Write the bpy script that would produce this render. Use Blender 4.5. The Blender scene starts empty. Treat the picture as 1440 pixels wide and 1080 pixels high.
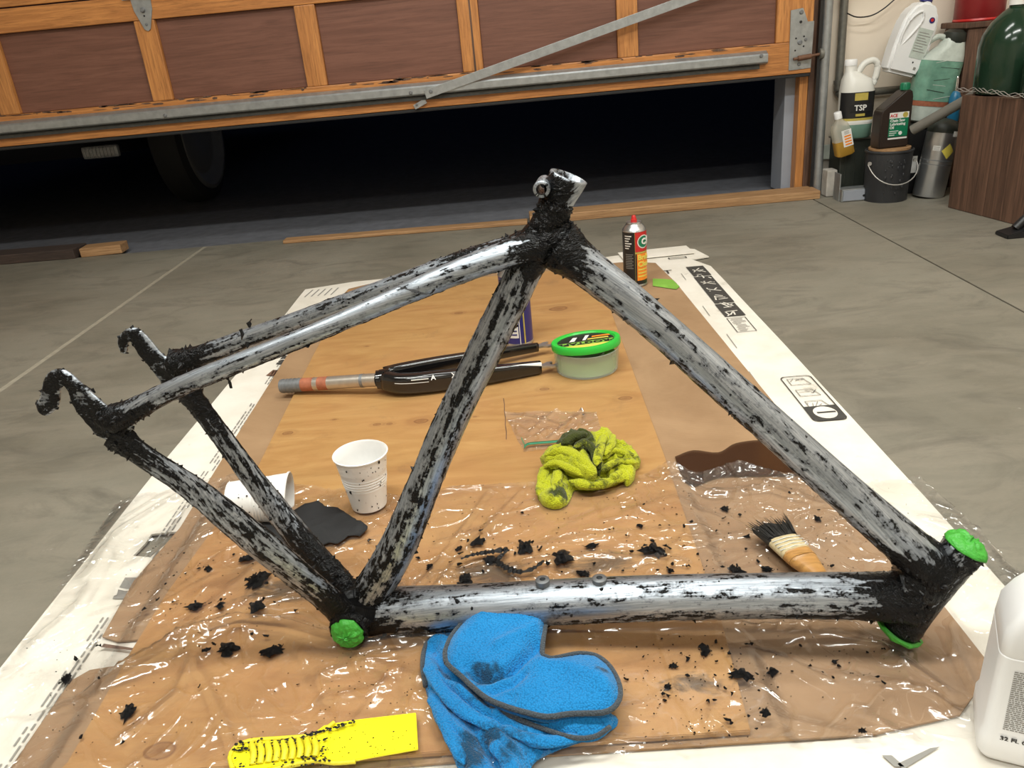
import bpy, bmesh, math, random
from mathutils import Vector, Matrix, noise, Euler
from mathutils.geometry import delaunay_2d_cdt

# ---------------------------------------------------------------- camera, world, lights, exposure
SC = bpy.context.scene
COL = SC.collection
FPX, PITCH, YAW, ROLL, CAMH = 1130.0, math.radians(23.4), math.radians(1.8), math.radians(5.4), 0.61
cF = Vector((-math.sin(YAW)*math.cos(PITCH), math.cos(YAW)*math.cos(PITCH), -math.sin(PITCH)))
_r0 = Vector((math.cos(YAW), math.sin(YAW), 0)); _u0 = _r0.cross(cF)
cR = math.cos(ROLL)*_r0 - math.sin(ROLL)*_u0
cU = math.sin(ROLL)*_r0 + math.cos(ROLL)*_u0
cC = Vector((0, 0, CAMH))
cam_d = bpy.data.cameras.new('camera'); cam = bpy.data.objects.new('camera', cam_d); COL.objects.link(cam)
cam_d.sensor_width = 36.0; cam_d.lens = 36.0*FPX/1440.0; cam_d.clip_start = 0.02
m3 = Matrix((cR, cU, -cF)).transposed()
cam.matrix_world = Matrix.Translation(cC) @ m3.to_4x4()
SC.camera = cam
SC.view_settings.view_transform = 'Standard'; SC.view_settings.look = 'None'
SC.view_settings.gamma = 1.0; SC.view_settings.use_curve_mapping = False
SC.view_settings.exposure = 0.0

world = bpy.data.worlds.new('night'); SC.world = world; world.use_nodes = True
world.node_tree.nodes['Background'].inputs[0].default_value = (0.02, 0.03, 0.06, 1)
world.node_tree.nodes['Background'].inputs[1].default_value = 0.15

def area(name, loc, sx, sy, power, color, rot=(0, 0, 0)):
    l = bpy.data.lights.new(name, 'AREA'); l.shape = 'RECTANGLE'; l.size = sx; l.size_y = sy
    l.energy = power; l.color = color
    o = bpy.data.objects.new(name, l); o.location = loc; o.rotation_euler = rot; COL.objects.link(o); return o
LIGHTS = [(-0.75, 0.55), (0.95, 0.55), (0.30, 1.70), (-0.1, -1.0)]  # third lamp, nearest the door, is added to streak the plastic with highlights
for (lx, ly), lw in zip(LIGHTS, (41, 38, 22, 38)):
    area('ceiling_lamp_light', (lx, ly, 2.36), 1.2, 0.20, lw, (0.965, 0.98, 0.925))

# ---------------------------------------------------------------- measuring helpers
def ray(px, py): return cF + cR*((px-720)/FPX) - cU*((py-540)/FPX)
def G(px, py, z=0.0):
    d = ray(px, py); return cC + d*((z-CAMH)/d.z)
def Y(px, py, y):
    d = ray(px, py); return cC + d*(y/d.y)
def PL(px, py, p0, n):
    d = ray(px, py); return cC + d*((p0-cC).dot(n)/d.dot(n))
def depth(p): return (p-cC).dot(cF)
def m_of(px, p): return px*depth(p)/FPX          # real length of so many pixels at p
def lerp(a, b, t): return a+(b-a)*t
def sstep(a, b, x):
    t = min(1, max(0, (x-a)/(b-a))); return t*t*(3-2*t)
V = Vector

# ---------------------------------------------------------------- materials
class NT:
    def __init__(s, name):
        s.m = bpy.data.materials.new(name); s.m.use_nodes = True
        s.t = s.m.node_tree; s.t.nodes.clear()
        s.out = s.n('ShaderNodeOutputMaterial')
    def n(s, t, ins=None, **kw):
        x = s.t.nodes.new(t)
        for k, v in kw.items(): setattr(x, k, v)
        if ins:
            for k, v in ins.items():
                if isinstance(v, bpy.types.NodeSocket): s.t.links.new(v, x.inputs[k])
                else: x.inputs[k].default_value = v
        return x
    def coord(s, kind='Object', scale=(1, 1, 1), loc=(0, 0, 0), rot=(0, 0, 0)):
        c = s.n('ShaderNodeTexCoord')
        return s.n('ShaderNodeMapping', {'Vector': c.outputs[kind], 'Scale': scale, 'Location': loc, 'Rotation': rot}).outputs[0]
    def noise(s, vec, scale=5, detail=4, rough=.55, dist=0.0):
        return s.n('ShaderNodeTexNoise', {'Vector': vec, 'Scale': scale, 'Detail': detail, 'Roughness': rough, 'Distortion': dist}).outputs['Fac']
    def ramp(s, fac, stops, interp='LINEAR'):
        r = s.n('ShaderNodeValToRGB', {'Fac': fac}); cr = r.color_ramp; cr.interpolation = interp
        while len(cr.elements) < len(stops): cr.elements.new(.5)
        for e, (p, c) in zip(cr.elements, stops):
            e.position = p; e.color = (c, c, c, 1) if isinstance(c, (int, float)) else (*c, 1)
        return r.outputs[0]
    def math(s, op, a, b=0.0, c=0.0, clamp=False):
        return s.n('ShaderNodeMath', {0: a, 1: b, 2: c}, operation=op, use_clamp=clamp).outputs[0]
    def mix(s, fac, a, b, mode='MIX'):
        x = s.n('ShaderNodeMix', data_type='RGBA', blend_type=mode, clamp_factor=True)
        for k, v in ((0, fac), (6, a), (7, b)):
            if isinstance(v, bpy.types.NodeSocket): s.t.links.new(v, x.inputs[k])
            else: x.inputs[k].default_value = v if k == 0 else (*v[:3], 1)
        return x.outputs[2]
    def bump(s, h, strength=.3, dist=.002):
        return s.n('ShaderNodeBump', {'Height': h, 'Strength': strength, 'Distance': dist}).outputs[0]
    def bsdf(s, **kw):
        ins = {}
        for k, v in kw.items():
            k = k.replace('_', ' ')
            if k in ('Base Color', 'Emission Color', 'Specular Tint', 'Coat Tint', 'Sheen Tint') and isinstance(v, tuple): v = (*v[:3], 1)
            ins[k] = v
        b = s.n('ShaderNodeBsdfPrincipled', ins); s.t.links.new(b.outputs[0], s.out.inputs[0]); return s.m
    def surf(s, sock): s.t.links.new(sock, s.out.inputs[0]); return s.m

def plain(name, col, rough=.5, metal=0.0, var=.12, scale=30, bump=.1, **kw):
    t = NT(name); v = t.coord()
    n = t.noise(v, scale, 4)
    c = t.mix(n, tuple(x*(1-var) for x in col), tuple(min(1, x*(1+var)) for x in col))
    b = t.bump(t.noise(v, scale*4, 3), bump, .001)
    return t.bsdf(Base_Color=c, Roughness=rough, Metallic=metal, Normal=b, **kw)

def mat_concrete():
    t = NT('concrete'); v = t.coord('Object')
    big = t.noise(v, 1.3, 6, .6, .6); mid = t.noise(t.coord('Object', (3, 9, 3)), 1.6, 6, .65, .4); fine = t.noise(v, 160, 3, .7)
    c = t.ramp(big, [(.3, (.130, .116, .086)), (.5, (.190, .174, .136)), (.72, (.255, .236, .190))])
    c = t.mix(t.math('MULTIPLY', t.ramp(mid, [(.42, 0), (.75, 1)]), .55), c, (.27, .235, .185))
    c = t.mix(t.ramp(t.noise(t.coord('Object', (2, 4, 2), (3, 1, 0)), 2.3, 7, .72, 1.2), [(.50, 0), (.74, .72)]), c, (.085, .078, .062))
    c = t.mix(t.ramp(t.noise(t.coord('Object', (12, 30, 1), (7, 2, 0)), 1.2, 4, .8), [(.70, 0), (.74, .5)]), c, (.42, .40, .36))
    c = t.mix(t.math('MULTIPLY', fine, .25), c, (.1, .09, .07))
    return t.bsdf(Base_Color=c, Roughness=t.math('MULTIPLY_ADD', big, .25, .48), Normal=t.bump(t.math('ADD', fine, mid), .25, .0015))

def mat_wood(name, axis, dark, light, rough=.5, scale=1.0, streak=.5, rnd=.2):
    t = NT(name)
    sc = {'x': (1.2, 22, 22), 'z': (22, 22, 1.2), 'y': (22, 1.2, 22)}[axis]
    sc = tuple(a*scale for a in sc)
    oi = t.n('ShaderNodeObjectInfo').outputs['Random']
    off = t.n('ShaderNodeVectorMath', {0: t.coord('Object', sc), 1: t.n('ShaderNodeCombineXYZ', {0: t.math('MULTIPLY', oi, 37), 1: t.math('MULTIPLY', oi, 19), 2: t.math('MULTIPLY', oi, 11)}).outputs[0]}, operation='ADD').outputs[0]
    g = t.noise(off, 2.2, 6, .6, 1.6); f = t.noise(off, 9, 4, .7)
    c = t.ramp(g, [(.25, dark), (.48, tuple((a+b)/2 for a, b in zip(dark, light))), (.62, light)])
    c = t.mix(t.math('MULTIPLY', t.ramp(f, [(.5, 0), (.62, 1)]), streak), c, tuple(x*.55 for x in dark))
    c = t.mix(t.math('MULTIPLY', oi, rnd), c, tuple(x*.5 for x in light))
    return t.bsdf(Base_Color=c, Roughness=rough, Normal=t.bump(g, .25, .001))

def mat_plywood(knots):
    t = NT('plywood'); tc = t.coord('Object')
    w = t.noise(t.coord('Object', (2.5, 9, 1)), 1.5, 6, .62, 2.6)
    big = t.noise(tc, 4, 4, .6, .8)
    c = t.ramp(w, [(.25, (.320, .160, .054)), (.5, (.395, .217, .078)), (.75, (.460, .272, .105))])
    c = t.mix(t.math('MULTIPLY', t.ramp(big, [(.45, 0), (.75, 1)]), .45), c, (.40, .19, .08))
    fine = t.noise(t.coord('Object', (20, 180, 1)), 1.2, 4, .7)
    c = t.mix(t.ramp(fine, [(.58, 0), (.72, .45)]), c, (.24, .12, .05))
    for (x, y, r) in knots:
        d = t.n('ShaderNodeVectorMath', {0: t.coord('Object', (1, 1.35, 0)), 1: (x, y*1.35, 0)}, operation='DISTANCE').outputs['Value']
        dn = t.math('ADD', d, t.math('MULTIPLY', t.math('SUBTRACT', t.noise(tc, 40, 2), .5), r*.7))
        k = t.ramp(t.math('DIVIDE', dn, r*2.4), [(0, .75), (.30, .45), (.38, .85), (.46, .12), (.7, .2), (1, 0)])
        c = t.mix(k, c, (.17, .070, .028))
    c = t.mix(t.ramp(t.noise(t.coord('Object', (1, 1, 1), (4, 4, 0)), 7, 6, .75, .5), [(.60, 0), (.72, .35)]), c, (.16, .095, .055))
    for (x, y, r) in ((-.31, .80, .10), (-.20, .78, .07), (-.08, .80, .09), (.06, .80, .08), (.13, .60, .05)):   # black paint smeared into the wood
        d = t.n('ShaderNodeVectorMath', {0: t.coord('Object', (1, 2.2, 0)), 1: (x, y*2.2, 0)}, operation='DISTANCE').outputs['Value']
        f = t.math('SUBTRACT', t.noise(t.coord('Object', (1, 2, 1), (x, 2, 0)), 22, 6, .75, 1.0), t.math('MULTIPLY', d, .42/r))
        c = t.mix(t.ramp(f, [(.22, 0), (.42, .75)]), c, (.035, .024, .018))
    return t.bsdf(Base_Color=c, Roughness=.42, Normal=t.bump(w, .2, .001))

def mat_kraft():
    t = NT('kraft_cardboard'); v = t.coord()
    n = t.noise(v, 6, 6, .65, .5)
    c = t.ramp(n, [(.3, (.255, .150, .074)), (.6, (.33, .205, .108)), (.8, (.38, .245, .135))])
    c = t.mix(t.ramp(t.noise(t.coord('Object', (1, 1, 1), (2, 5, 0)), 9, 5, .7), [(.58, 0), (.75, .4)]), c, (.19, .12, .07))
    f = t.n('ShaderNodeTexWave', {'Vector': v, 'Scale': 50.0, 'Distortion': 0.0}, wave_type='BANDS', bands_direction='Y').outputs['Fac']
    return t.bsdf(Base_Color=c, Roughness=.75, Normal=t.bump(t.math('ADD', t.math('MULTIPLY', f, .3), n), .15, .001))

def mat_whitecard():
    t = NT('white_cardboard'); v = t.coord()
    n = t.noise(v, 9, 6, .65)
    c = t.ramp(n, [(.3, (.62, .58, .50)), (.6, (.74, .70, .63))])
    c = t.mix(t.ramp(t.noise(t.coord('Object', (1, 1, 1), (2, 5, 0)), 16, 5, .75), [(.64, 0), (.72, .5)]), c, (.34, .30, .24))
    return t.bsdf(Base_Color=c, Roughness=.6, Normal=t.bump(n, .12, .002))

def mat_film(name, haze=.05, rough=.08, bump=.6, scale=18):
    t = NT(name); v = t.coord('Object', (1, 1, 1))
    n1 = t.noise(v, scale, 2, .5, .9)
    r = t.ramp(t.math('ABSOLUTE', t.math('SUBTRACT', n1, .5)), [(0, 1), (.012, .55), (.05, .15), (.16, 0)])
    n2 = t.noise(v, scale*2.6, 1, .5, .6)
    r2 = t.ramp(t.math('ABSOLUTE', t.math('SUBTRACT', n2, .5)), [(0, 1), (.02, .4), (.10, 0)])
    mk = t.ramp(t.noise(t.coord('Object', (1, 1, 1), (5, 3, 1)), 6.5, 3, .6), [(.46, .06), (.66, 1)])
    n3 = t.noise(v, scale*.5, 2, .5, .5)
    h = t.math('ADD', t.math('MULTIPLY', r, .55), t.math('MULTIPLY', t.math('MULTIPLY', r2, mk), .6))
    h = t.math('ADD', h, t.math('MULTIPLY', n3, 1.3))
    b = t.bump(h, bump, .012)
    tr = t.n('ShaderNodeBsdfTransparent', {'Color': (.96, .955, .95, 1)}).outputs[0]
    gl = t.n('ShaderNodeBsdfGlossy', {'Color': (1, 1, 1, 1), 'Roughness': rough, 'Normal': b}).outputs[0]
    df = t.n('ShaderNodeBsdfDiffuse', {'Color': (.85, .83, .80, 1), 'Normal': b}).outputs[0]
    fr = t.n('ShaderNodeFresnel', {'IOR': 1.5}).outputs[0]
    a = t.n('ShaderNodeMixShader', {0: haze, 1: tr, 2: df}).outputs[0]
    a = t.n('ShaderNodeMixShader', {0: t.math('MULTIPLY_ADD', fr, 1.1, .008, clamp=True), 1: a, 2: gl}).outputs[0]
    return t.surf(a)

def mat_frame():
    t = NT('stripped_aluminium_with_paint'); v = t.coord('UV')
    at = t.n('ShaderNodeAttribute', attribute_name='paint').outputs['Fac']
    st = t.noise(t.coord('UV', (32, 260, 1)), 1, 5, .65, .6)          # streaks along the tube (u runs along it)
    sp = t.noise(t.coord('UV', (95, 130, 1), (3, 3, 0)), 1, 4, .6, .3)
    sp2 = t.noise(t.coord('UV', (330, 380, 1), (5, 1, 0)), 1, 3, .6, .2)
    k = t.math('ADD', at, t.math('ADD', t.math('MULTIPLY', t.math('SUBTRACT', st, .5), .60), t.math('MULTIPLY', t.math('SUBTRACT', sp, .5), .62)))
    k = t.math('MULTIPLY_ADD', t.math('SUBTRACT', sp2, .5), .36, k)
    mask = t.ramp(k, [(.50, 0), (.525, 1)])
    thin = t.ramp(k, [(.36, 0), (.52, 1)])
    br = t.noise(t.coord('UV', (22, 520, 1)), 1, 6, .75)
    base = t.ramp(br, [(.32, (.20, .225, .255)), (.5, (.36, .395, .44)), (.68, (.56, .60, .66))])
    base = t.mix(t.math('MULTIPLY', thin, .80), base, (.085, .09, .10))
    col = t.mix(mask, base, t.mix(sp, (.002, .002, .0023), (.007, .0073, .008)))
    rough = t.n('ShaderNodeMix', {0: mask, 2: t.math('MULTIPLY_ADD', thin, .15, .38), 3: t.math('MULTIPLY_ADD', sp, .20, .10)}).outputs[0]
    metal = t.math('MULTIPLY', t.math('SUBTRACT', 1.0, mask), .80)
    fine = t.noise(t.coord('UV', (190, 190, 1)), 1, 3, .65)
    h = t.math('ADD', mask, t.math('MULTIPLY', t.math('MULTIPLY', fine, mask), 2.4))
    h = t.math('ADD', h, t.math('MULTIPLY', br, .12))
    return t.bsdf(Base_Color=col, Roughness=rough, Metallic=metal, Normal=t.bump(h, .85, .0020), Specular_IOR_Level=t.math('MULTIPLY_ADD', mask, -.30, .5))

def mat_terry(name, c1, c2, stain, th=.58, fuzz=420, hem=False):
    t = NT(name); v = t.coord()
    loops = t.n('ShaderNodeTexVoronoi', {'Vector': v, 'Scale': float(fuzz)}).outputs['Distance']
    n = t.noise(v, 12, 5, .6)
    c = t.mix(n, c1, c2)
    c = t.mix(t.ramp(loops, [(.35, 0), (.9, .45)]), c, tuple(x*.40 for x in c1))
    at = t.n('ShaderNodeAttribute', attribute_name='stain').outputs['Fac']
    s = t.math('ADD', t.noise(t.coord('Object', (1, 1, 1), (.3, .7, .1)), 26, 6, .7, .4), at)
    c = t.mix(t.ramp(s, [(th, 0), (th+.12, .92)]), c, stain)
    return t.bsdf(Base_Color=c, Roughness=.95, Sheen_Weight=.15, Normal=t.bump(t.math('SUBTRACT', 1.0, loops), .7, .0016), Specular_IOR_Level=.1)

def clear(name, col, rough=.1, trans=.75, alpha=1.0, ior=1.35):
    t = NT(name)
    tr = t.n('ShaderNodeBsdfTransparent', {'Color': (*[min(1, .35+.7*c) for c in col], 1)}).outputs[0]
    p = t.n('ShaderNodeBsdfPrincipled', {'Base Color': (*col, 1), 'Roughness': rough, 'IOR': ior+.1}).outputs[0]
    return t.surf(t.n('ShaderNodeMixShader', {0: trans, 1: p, 2: tr}).outputs[0])

M = {}
M['concrete'] = mat_concrete()
M['joint'] = plain('joint_filler', (.30, .27, .21), .8, scale=60, var=.3)
M['asphalt'] = plain('asphalt', (.125, .128, .145), .85, scale=25, var=.45, bump=.7)
M['wall'] = plain('cream_wall', (.80, .70, .58), .75, scale=5, var=.08, bump=.25)
M['stem'] = plain('stem_wall', (.42, .39, .35), .85, scale=22, var=.5, bump=.7)
M['ceiling'] = plain('white_ceiling', (.62, .60, .56), .9, scale=4, var=.05)
M['rail'] = mat_wood('fir_rail', 'x', (.36, .135, .038), (.60, .255, .075), .42)
M['stile'] = mat_wood('fir_stile', 'z', (.37, .14, .04), (.62, .27, .08), .42)
M['panel'] = mat_wood('mahogany_panel', 'x', (.135, .054, .034), (.195, .084, .055), .5, .8, .3, .10)
M['galv'] = plain('galvanised_steel', (.38, .40, .41), .42, .75, .35, 45, .25)
M['galvd'] = plain('weathered_steel', (.20, .195, .17), .5, .5, .4, 50, .3)
M['shadegalv'] = plain('strut_shade_steel', (.055, .055, .05), .6, .3, .5, 60, .4)  # steel darkened to carry the shade below the door strut
M['rust'] = plain('rusty_steel', (.17, .085, .05), .7, .3, .4, 80, .4)
M['rubber'] = plain('black_rubber', (.012, .012, .013), .6)
M['bluegrey'] = plain('bluegrey_paint', (.28, .30, .345), .6, scale=8, var=.12)
M['oldwood'] = mat_wood('old_stained_wood', 'z', (.050, .026, .016), (.175, .092, .058), .65, .6)
M['darkwood'] = mat_wood('dark_plank_wood', 'x', (.03, .02, .017), (.07, .045, .035), .7)
M['lumber'] = mat_wood('lumber', 'x', (.30, .155, .065), (.46, .27, .13), .6)
M['kraft'] = mat_kraft(); M['card'] = mat_whitecard()
M['ink'] = plain('black_ink', (.045, .042, .038), .7, scale=90, var=.3)
M['inkgrey'] = plain('grey_ink', (.25, .24, .22), .7)
M['film'] = mat_film('clear_plastic_film', .034, .12, 1.0, 8)
M['bag'] = mat_film('clear_bag_film', .07, .10, 1.0, 14)
M['frame'] = mat_frame()
M['flake'] = plain('black_paint_flake', (.004, .004, .005), .25, 0, .4, 300, .8, Specular_IOR_Level=.35)
M['greentape'] = plain('green_masking_tape', (.045, .33, .03), .45, 0, .35, 120, .9)
M['white'] = plain('white_plastic', (.80, .80, .80), .35, 0, .02)
M['cup'] = plain('white_cup_plastic', (.82, .81, .79), .35, 0, .02)
M['yellow'] = plain('yellow_plastic', (.86, .78, .012), .38, 0, .03)
M['ylwgrime'] = plain('grimy_yellow_plastic', (.70, .60, .02), .5, 0, .3, 200, .5)
M['blue'] = mat_terry('blue_terry', (.008, .150, .400), (.020, .260, .60), (.010, .042, .085), .655, 560)
M['bluehem'] = mat_terry('grey_hem', (.045, .055, .065), (.075, .09, .105), (.02, .02, .02), .9, 600)
M['ylwterry'] = mat_terry('yellow_terry', (.34, .37, .012), (.58, .60, .03), (.016, .024, .012), .525, 560)
M['forkblack'] = plain('gloss_black', (.006, .006, .007), .12, 0, .05, bump=.0, Coat_Weight=.6)
M['steerer'] = plain('raw_steerer', (.55, .50, .44), .35, .8, .25, 60, .15)
M['zinc'] = plain('grey_zinc', (.22, .23, .24), .5, .6, .3, 90)
M['redrust'] = plain('orange_rust_band', (.38, .13, .07), .6, .2, .5, 90)
M['chrome'] = plain('chrome', (.8, .8, .82), .15, 1.0, .05)
M['silver'] = plain('brushed_aluminium', (.52, .53, .54), .3, .9, .1)
M['lidgreen'] = plain('green_lid', (.03, .50, .05), .3, 0, .04)
M['tubclear'] = clear('frosted_tub', (.82, .90, .85), .2, .70)
M['tapewhite'] = plain('white_tape_roll', (.7, .72, .68), .6)
M['labelgreen'] = plain('printed_green', (.20, .42, .06), .4)
M['labelyellow'] = plain('printed_yellow', (.72, .60, .10), .4)
M['orange'] = plain('printed_orange', (.85, .25, .02), .4)
M['black'] = plain('satin_black', (.012, .012, .013), .4)
M['red'] = plain('red_paint', (.52, .02, .018), .35)
M['reddark'] = plain('dark_red_paint', (.22, .012, .014), .35, 0, .2)
M['navy'] = plain('navy_can', (.025, .025, .16), .3)
M['green'] = plain('printed_green_dark', (.008, .17, .08), .4)
M['paper'] = plain('printed_white', (.74, .73, .70), .5, 0, .03)
M['gold'] = plain('printed_gold', (.48, .38, .08), .45, 0, .3, 60)
M['jug'] = clear('translucent_jug', (.80, .79, .74), .35, .12)
M['jugliquid'] = clear('green_liquid', (.17, .30, .24), .2, .1)
M['brown'] = plain('dark_brown_plastic', (.028, .019, .015), .35, 0, .1)
M['amber'] = clear('amber_liquid', (.55, .31, .05), .1, .25)
M['clearb'] = clear('clear_bottle', (.80, .77, .68), .12, .68)
M['carboy'] = clear('green_glass', (.014, .036, .020), .14, .08)
M['wrap'] = plain('crinkled_green_wrap', (.16, .32, .24), .25, 0, .5, 30, .9)
M['wrapw'] = plain('crinkled_white_plastic', (.50, .55, .50), .3, 0, .3, 40, .8)
M['pail'] = plain('black_pail', (.028, .029, .032), .45, 0, .4, 12, .5)
M['pvc'] = plain('grey_pvc', (.16, .15, .13), .5, 0, .3, 20)
M['wire'] = plain('bare_wire', (.55, .53, .50), .4, .6)
M['darkgreen'] = plain('black_green_plastic', (.022, .026, .020), .5, 0, .3, 15)
M['bluebit'] = plain('blue_plastic', (.02, .16, .30), .3)
M['lime'] = plain('lime_plastic', (.16, .30, .02), .35, 0, .3, 10)
M['teal'] = plain('teal_plastic', (.01, .16, .14), .35)
M['car'] = plain('black_car_paint', (.010, .010, .012), .35, 0, .1)
M['lens'] = plain('lamp_lens', (.35, .36, .36), .15, .2, .4, 60, .9)
M['tyre'] = plain('tyre_rubber', (.012, .012, .012), .75)
M['rim'] = plain('dull_wheel_rim', (.35, .35, .33), .35, .6)
M['bristle'] = plain('bristle_cream', (.55, .45, .26), .7, 0, .4, 250, .7)
M['bristled'] = plain('bristle_black', (.018, .017, .015), .5, 0, .5, 250, .8)
M['handle'] = mat_wood('brush_handle_wood', 'x', (.42, .20, .05), (.55, .29, .09), .35)
def mat_puddle():
    t = NT('dark_wet_stain')
    return t.bsdf(Base_Color=(.035, .014, .006), Roughness=.12, Alpha=.86)
M['stain'] = mat_puddle()
M['sand'] = plain('black_abrasive', (.014, .0145, .016), .75, 0, .5, 400, .9)

# ---------------------------------------------------------------- mesh helpers
def link(name, me, m=None, parent=None, smooth=False):
    o = bpy.data.objects.new(name, me); COL.objects.link(o)
    if m is not None and len(me.materials) == 0: me.materials.append(m)
    if smooth: me.shade_smooth()
    if parent is not None: o.parent = parent
    return o
def raw(name, vs, fs, m, parent=None, smooth=False):
    me = bpy.data.meshes.new(name); me.from_pydata([tuple(v) for v in vs], [], fs); me.update()
    return link(name, me, m, parent, smooth)
def frombm(name, bm, m, parent=None, smooth=False):
    me = bpy.data.meshes.new(name); bm.normal_update(); bm.to_mesh(me); bm.free()
    return link(name, me, m, parent, smooth)
def empty(name, loc, label=None, cat=None, group=None, rot=(0, 0, 0), kind=None):
    o = bpy.data.objects.new(name, None); o.empty_display_size = .05; o.location = loc; o.rotation_euler = rot; COL.objects.link(o)
    tag(o, label, cat, group, kind); return o
def tag(o, label=None, cat=None, group=None, kind=None):
    if label: o['label'] = label
    if cat: o['category'] = cat
    if group: o['group'] = group
    if kind: o['kind'] = kind
    return o
def place(o, loc=(0, 0, 0), rot=(0, 0, 0)):
    o.location = loc; o.rotation_euler = rot; return o
def bbox(bm, c, s, rz=0.0, bev=.0, R=None):
    mt = Matrix.Translation(c) @ (R.to_4x4() if R else Matrix.Rotation(rz, 4, 'Z')) @ Matrix.Diagonal((*s, 1))
    r = bmesh.ops.create_cube(bm, size=1, matrix=mt)
    if bev > 0:
        es = list({e for v in r['verts'] for e in v.link_edges})
        bmesh.ops.bevel(bm, geom=es, offset=bev, segments=2, affect='EDGES', profile=.6)
def box(name, c, s, m, parent=None, rz=0.0, bev=.002, R=None):
    """box whose own origin sits at c, so grain and wear follow the piece"""
    bm = bmesh.new(); bbox(bm, (0, 0, 0), s, 0, bev)
    o = frombm(name, bm, m, parent, False); o.location = c
    o.rotation_euler = R.to_euler() if R else (0, 0, rz); return o
def lathe_data(prof, seg=32, cap0=True, cap1=True):
    vs, fs = [], []
    for (r, z) in prof:
        for i in range(seg):
            a = 2*math.pi*i/seg; vs.append((r*math.cos(a), r*math.sin(a), z))
    for k in range(len(prof)-1):
        for i in range(seg):
            j = (i+1) % seg; fs.append((k*seg+i, k*seg+j, (k+1)*seg+j, (k+1)*seg+i))
    if cap0: fs.append(tuple(reversed(range(seg))))
    if cap1: n = (len(prof)-1)*seg; fs.append(tuple(range(n, n+seg)))
    return vs, fs
def lathe(name, prof, m, parent=None, seg=32, cap0=True, cap1=True, loc=(0, 0, 0), rot=(0, 0, 0), autos=True, R=None, scale=None):
    vs, fs = lathe_data(prof, seg, cap0, cap1)
    if scale: vs = [(v[0]*scale[0], v[1]*scale[1], v[2]*scale[2]) for v in vs]
    o = raw(name, vs, fs, m, parent, True); o.location = loc
    o.rotation_euler = R.to_euler() if R else rot
    if autos:
        try: o.data.set_sharp_from_angle(angle=math.radians(38))
        except Exception: pass
    return o
def frame_at(t, up=V((0, 0, 1))):
    t = t.normalized()
    if abs(t.dot(up)) > .95: up = V((0, 1, 0))
    a = t.cross(up).normalized(); return a, a.cross(t).normalized()
def catmull(pts, step):
    P = [pts[0]*2-pts[1]] + list(pts) + [pts[-1]*2-pts[-2]]; out = []
    for i in range(1, len(P)-2):
        p0, p1, p2, p3 = P[i-1], P[i], P[i+1], P[i+2]
        n = max(1, int((p2-p1).length/step))
        for k in range(n):
            u = k/n
            out.append(.5*((2*p1)+(p2-p0)*u+(2*p0-5*p1+4*p2-p3)*u*u+(3*p1-p0-3*p2+p3)*u**3))
    out.append(pts[-1]); return out
def tube_data(pts, r, seg=12, cap=True, up=V((0, 0, 1)), vs=None, fs=None):
    vs = [] if vs is None else vs; fs = [] if fs is None else fs; b = len(vs)
    n = len(pts)
    for k, p in enumerate(pts):
        t = (pts[min(k+1, n-1)]-pts[max(k-1, 0)]); a, c = frame_at(t, up)
        rr = r(k/(n-1)) if callable(r) else r
        for i in range(seg):
            an = 2*math.pi*i/seg; vs.append(p+a*(rr*math.cos(an))+c*(rr*math.sin(an)))
    for k in range(n-1):
        for i in range(seg):
            j = (i+1) % seg; fs.append((b+k*seg+i, b+k*seg+j, b+(k+1)*seg+j, b+(k+1)*seg+i))
    if cap: fs.append(tuple(b+i for i in reversed(range(seg)))); fs.append(tuple(b+(n-1)*seg+i for i in range(seg)))
    return vs, fs
def tube(name, pts, r, m, parent=None, seg=12, step=None, up=V((0, 0, 1)), cap=True):
    pts = [V(p) for p in pts]
    if step: pts = catmull(pts, step)
    vs, fs = tube_data(pts, r, seg, cap, up)
    o = raw(name, vs, fs, m, parent, True)
    try: o.data.set_sharp_from_angle(angle=math.radians(50))
    except Exception: pass
    return o
def prism(name, poly, z0, z1, m, parent=None, bev=.0, X=V((1, 0, 0)), Yv=V((0, 1, 0)), O=V((0, 0, 0))):
    """polygon in the plane (X,Yv) at O, extruded from z0 to z1 along its normal"""
    Z = X.cross(Yv); bm = bmesh.new()
    a = [bm.verts.new(O+X*p[0]+Yv*p[1]+Z*z0) for p in poly]
    f = bm.faces.new(a); r = bmesh.ops.extrude_face_region(bm, geom=[f])
    ve = [g for g in r['geom'] if isinstance(g, bmesh.types.BMVert)]
    bmesh.ops.translate(bm, verts=ve, vec=Z*(z1-z0))
    bmesh.ops.recalc_face_normals(bm, faces=bm.faces[:])
    if bev: bmesh.ops.bevel(bm, geom=bm.edges[:], offset=bev, segments=2, affect='EDGES', clamp_overlap=True)
    return frombm(name, bm, m, parent)
def inside(p, poly):
    c = False; n = len(poly); j = n-1
    for i in range(n):
        a, b = poly[i], poly[j]
        if (a[1] > p[1]) != (b[1] > p[1]) and p[0] < (b[0]-a[0])*(p[1]-a[1])/(b[1]-a[1])+a[0]: c = not c
        j = i
    return c
def segdist(p, a, b):
    ax, ay = a[0], a[1]; dx, dy = b[0]-ax, b[1]-ay; L = dx*dx+dy*dy
    t = max(0, min(1, ((p[0]-ax)*dx+(p[1]-ay)*dy)/L)) if L > 0 else 0
    return math.hypot(p[0]-ax-dx*t, p[1]-ay-dy*t)
def edgedist(p, poly): return min(segdist(p, poly[i-1], poly[i]) for i in range(len(poly)))
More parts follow.
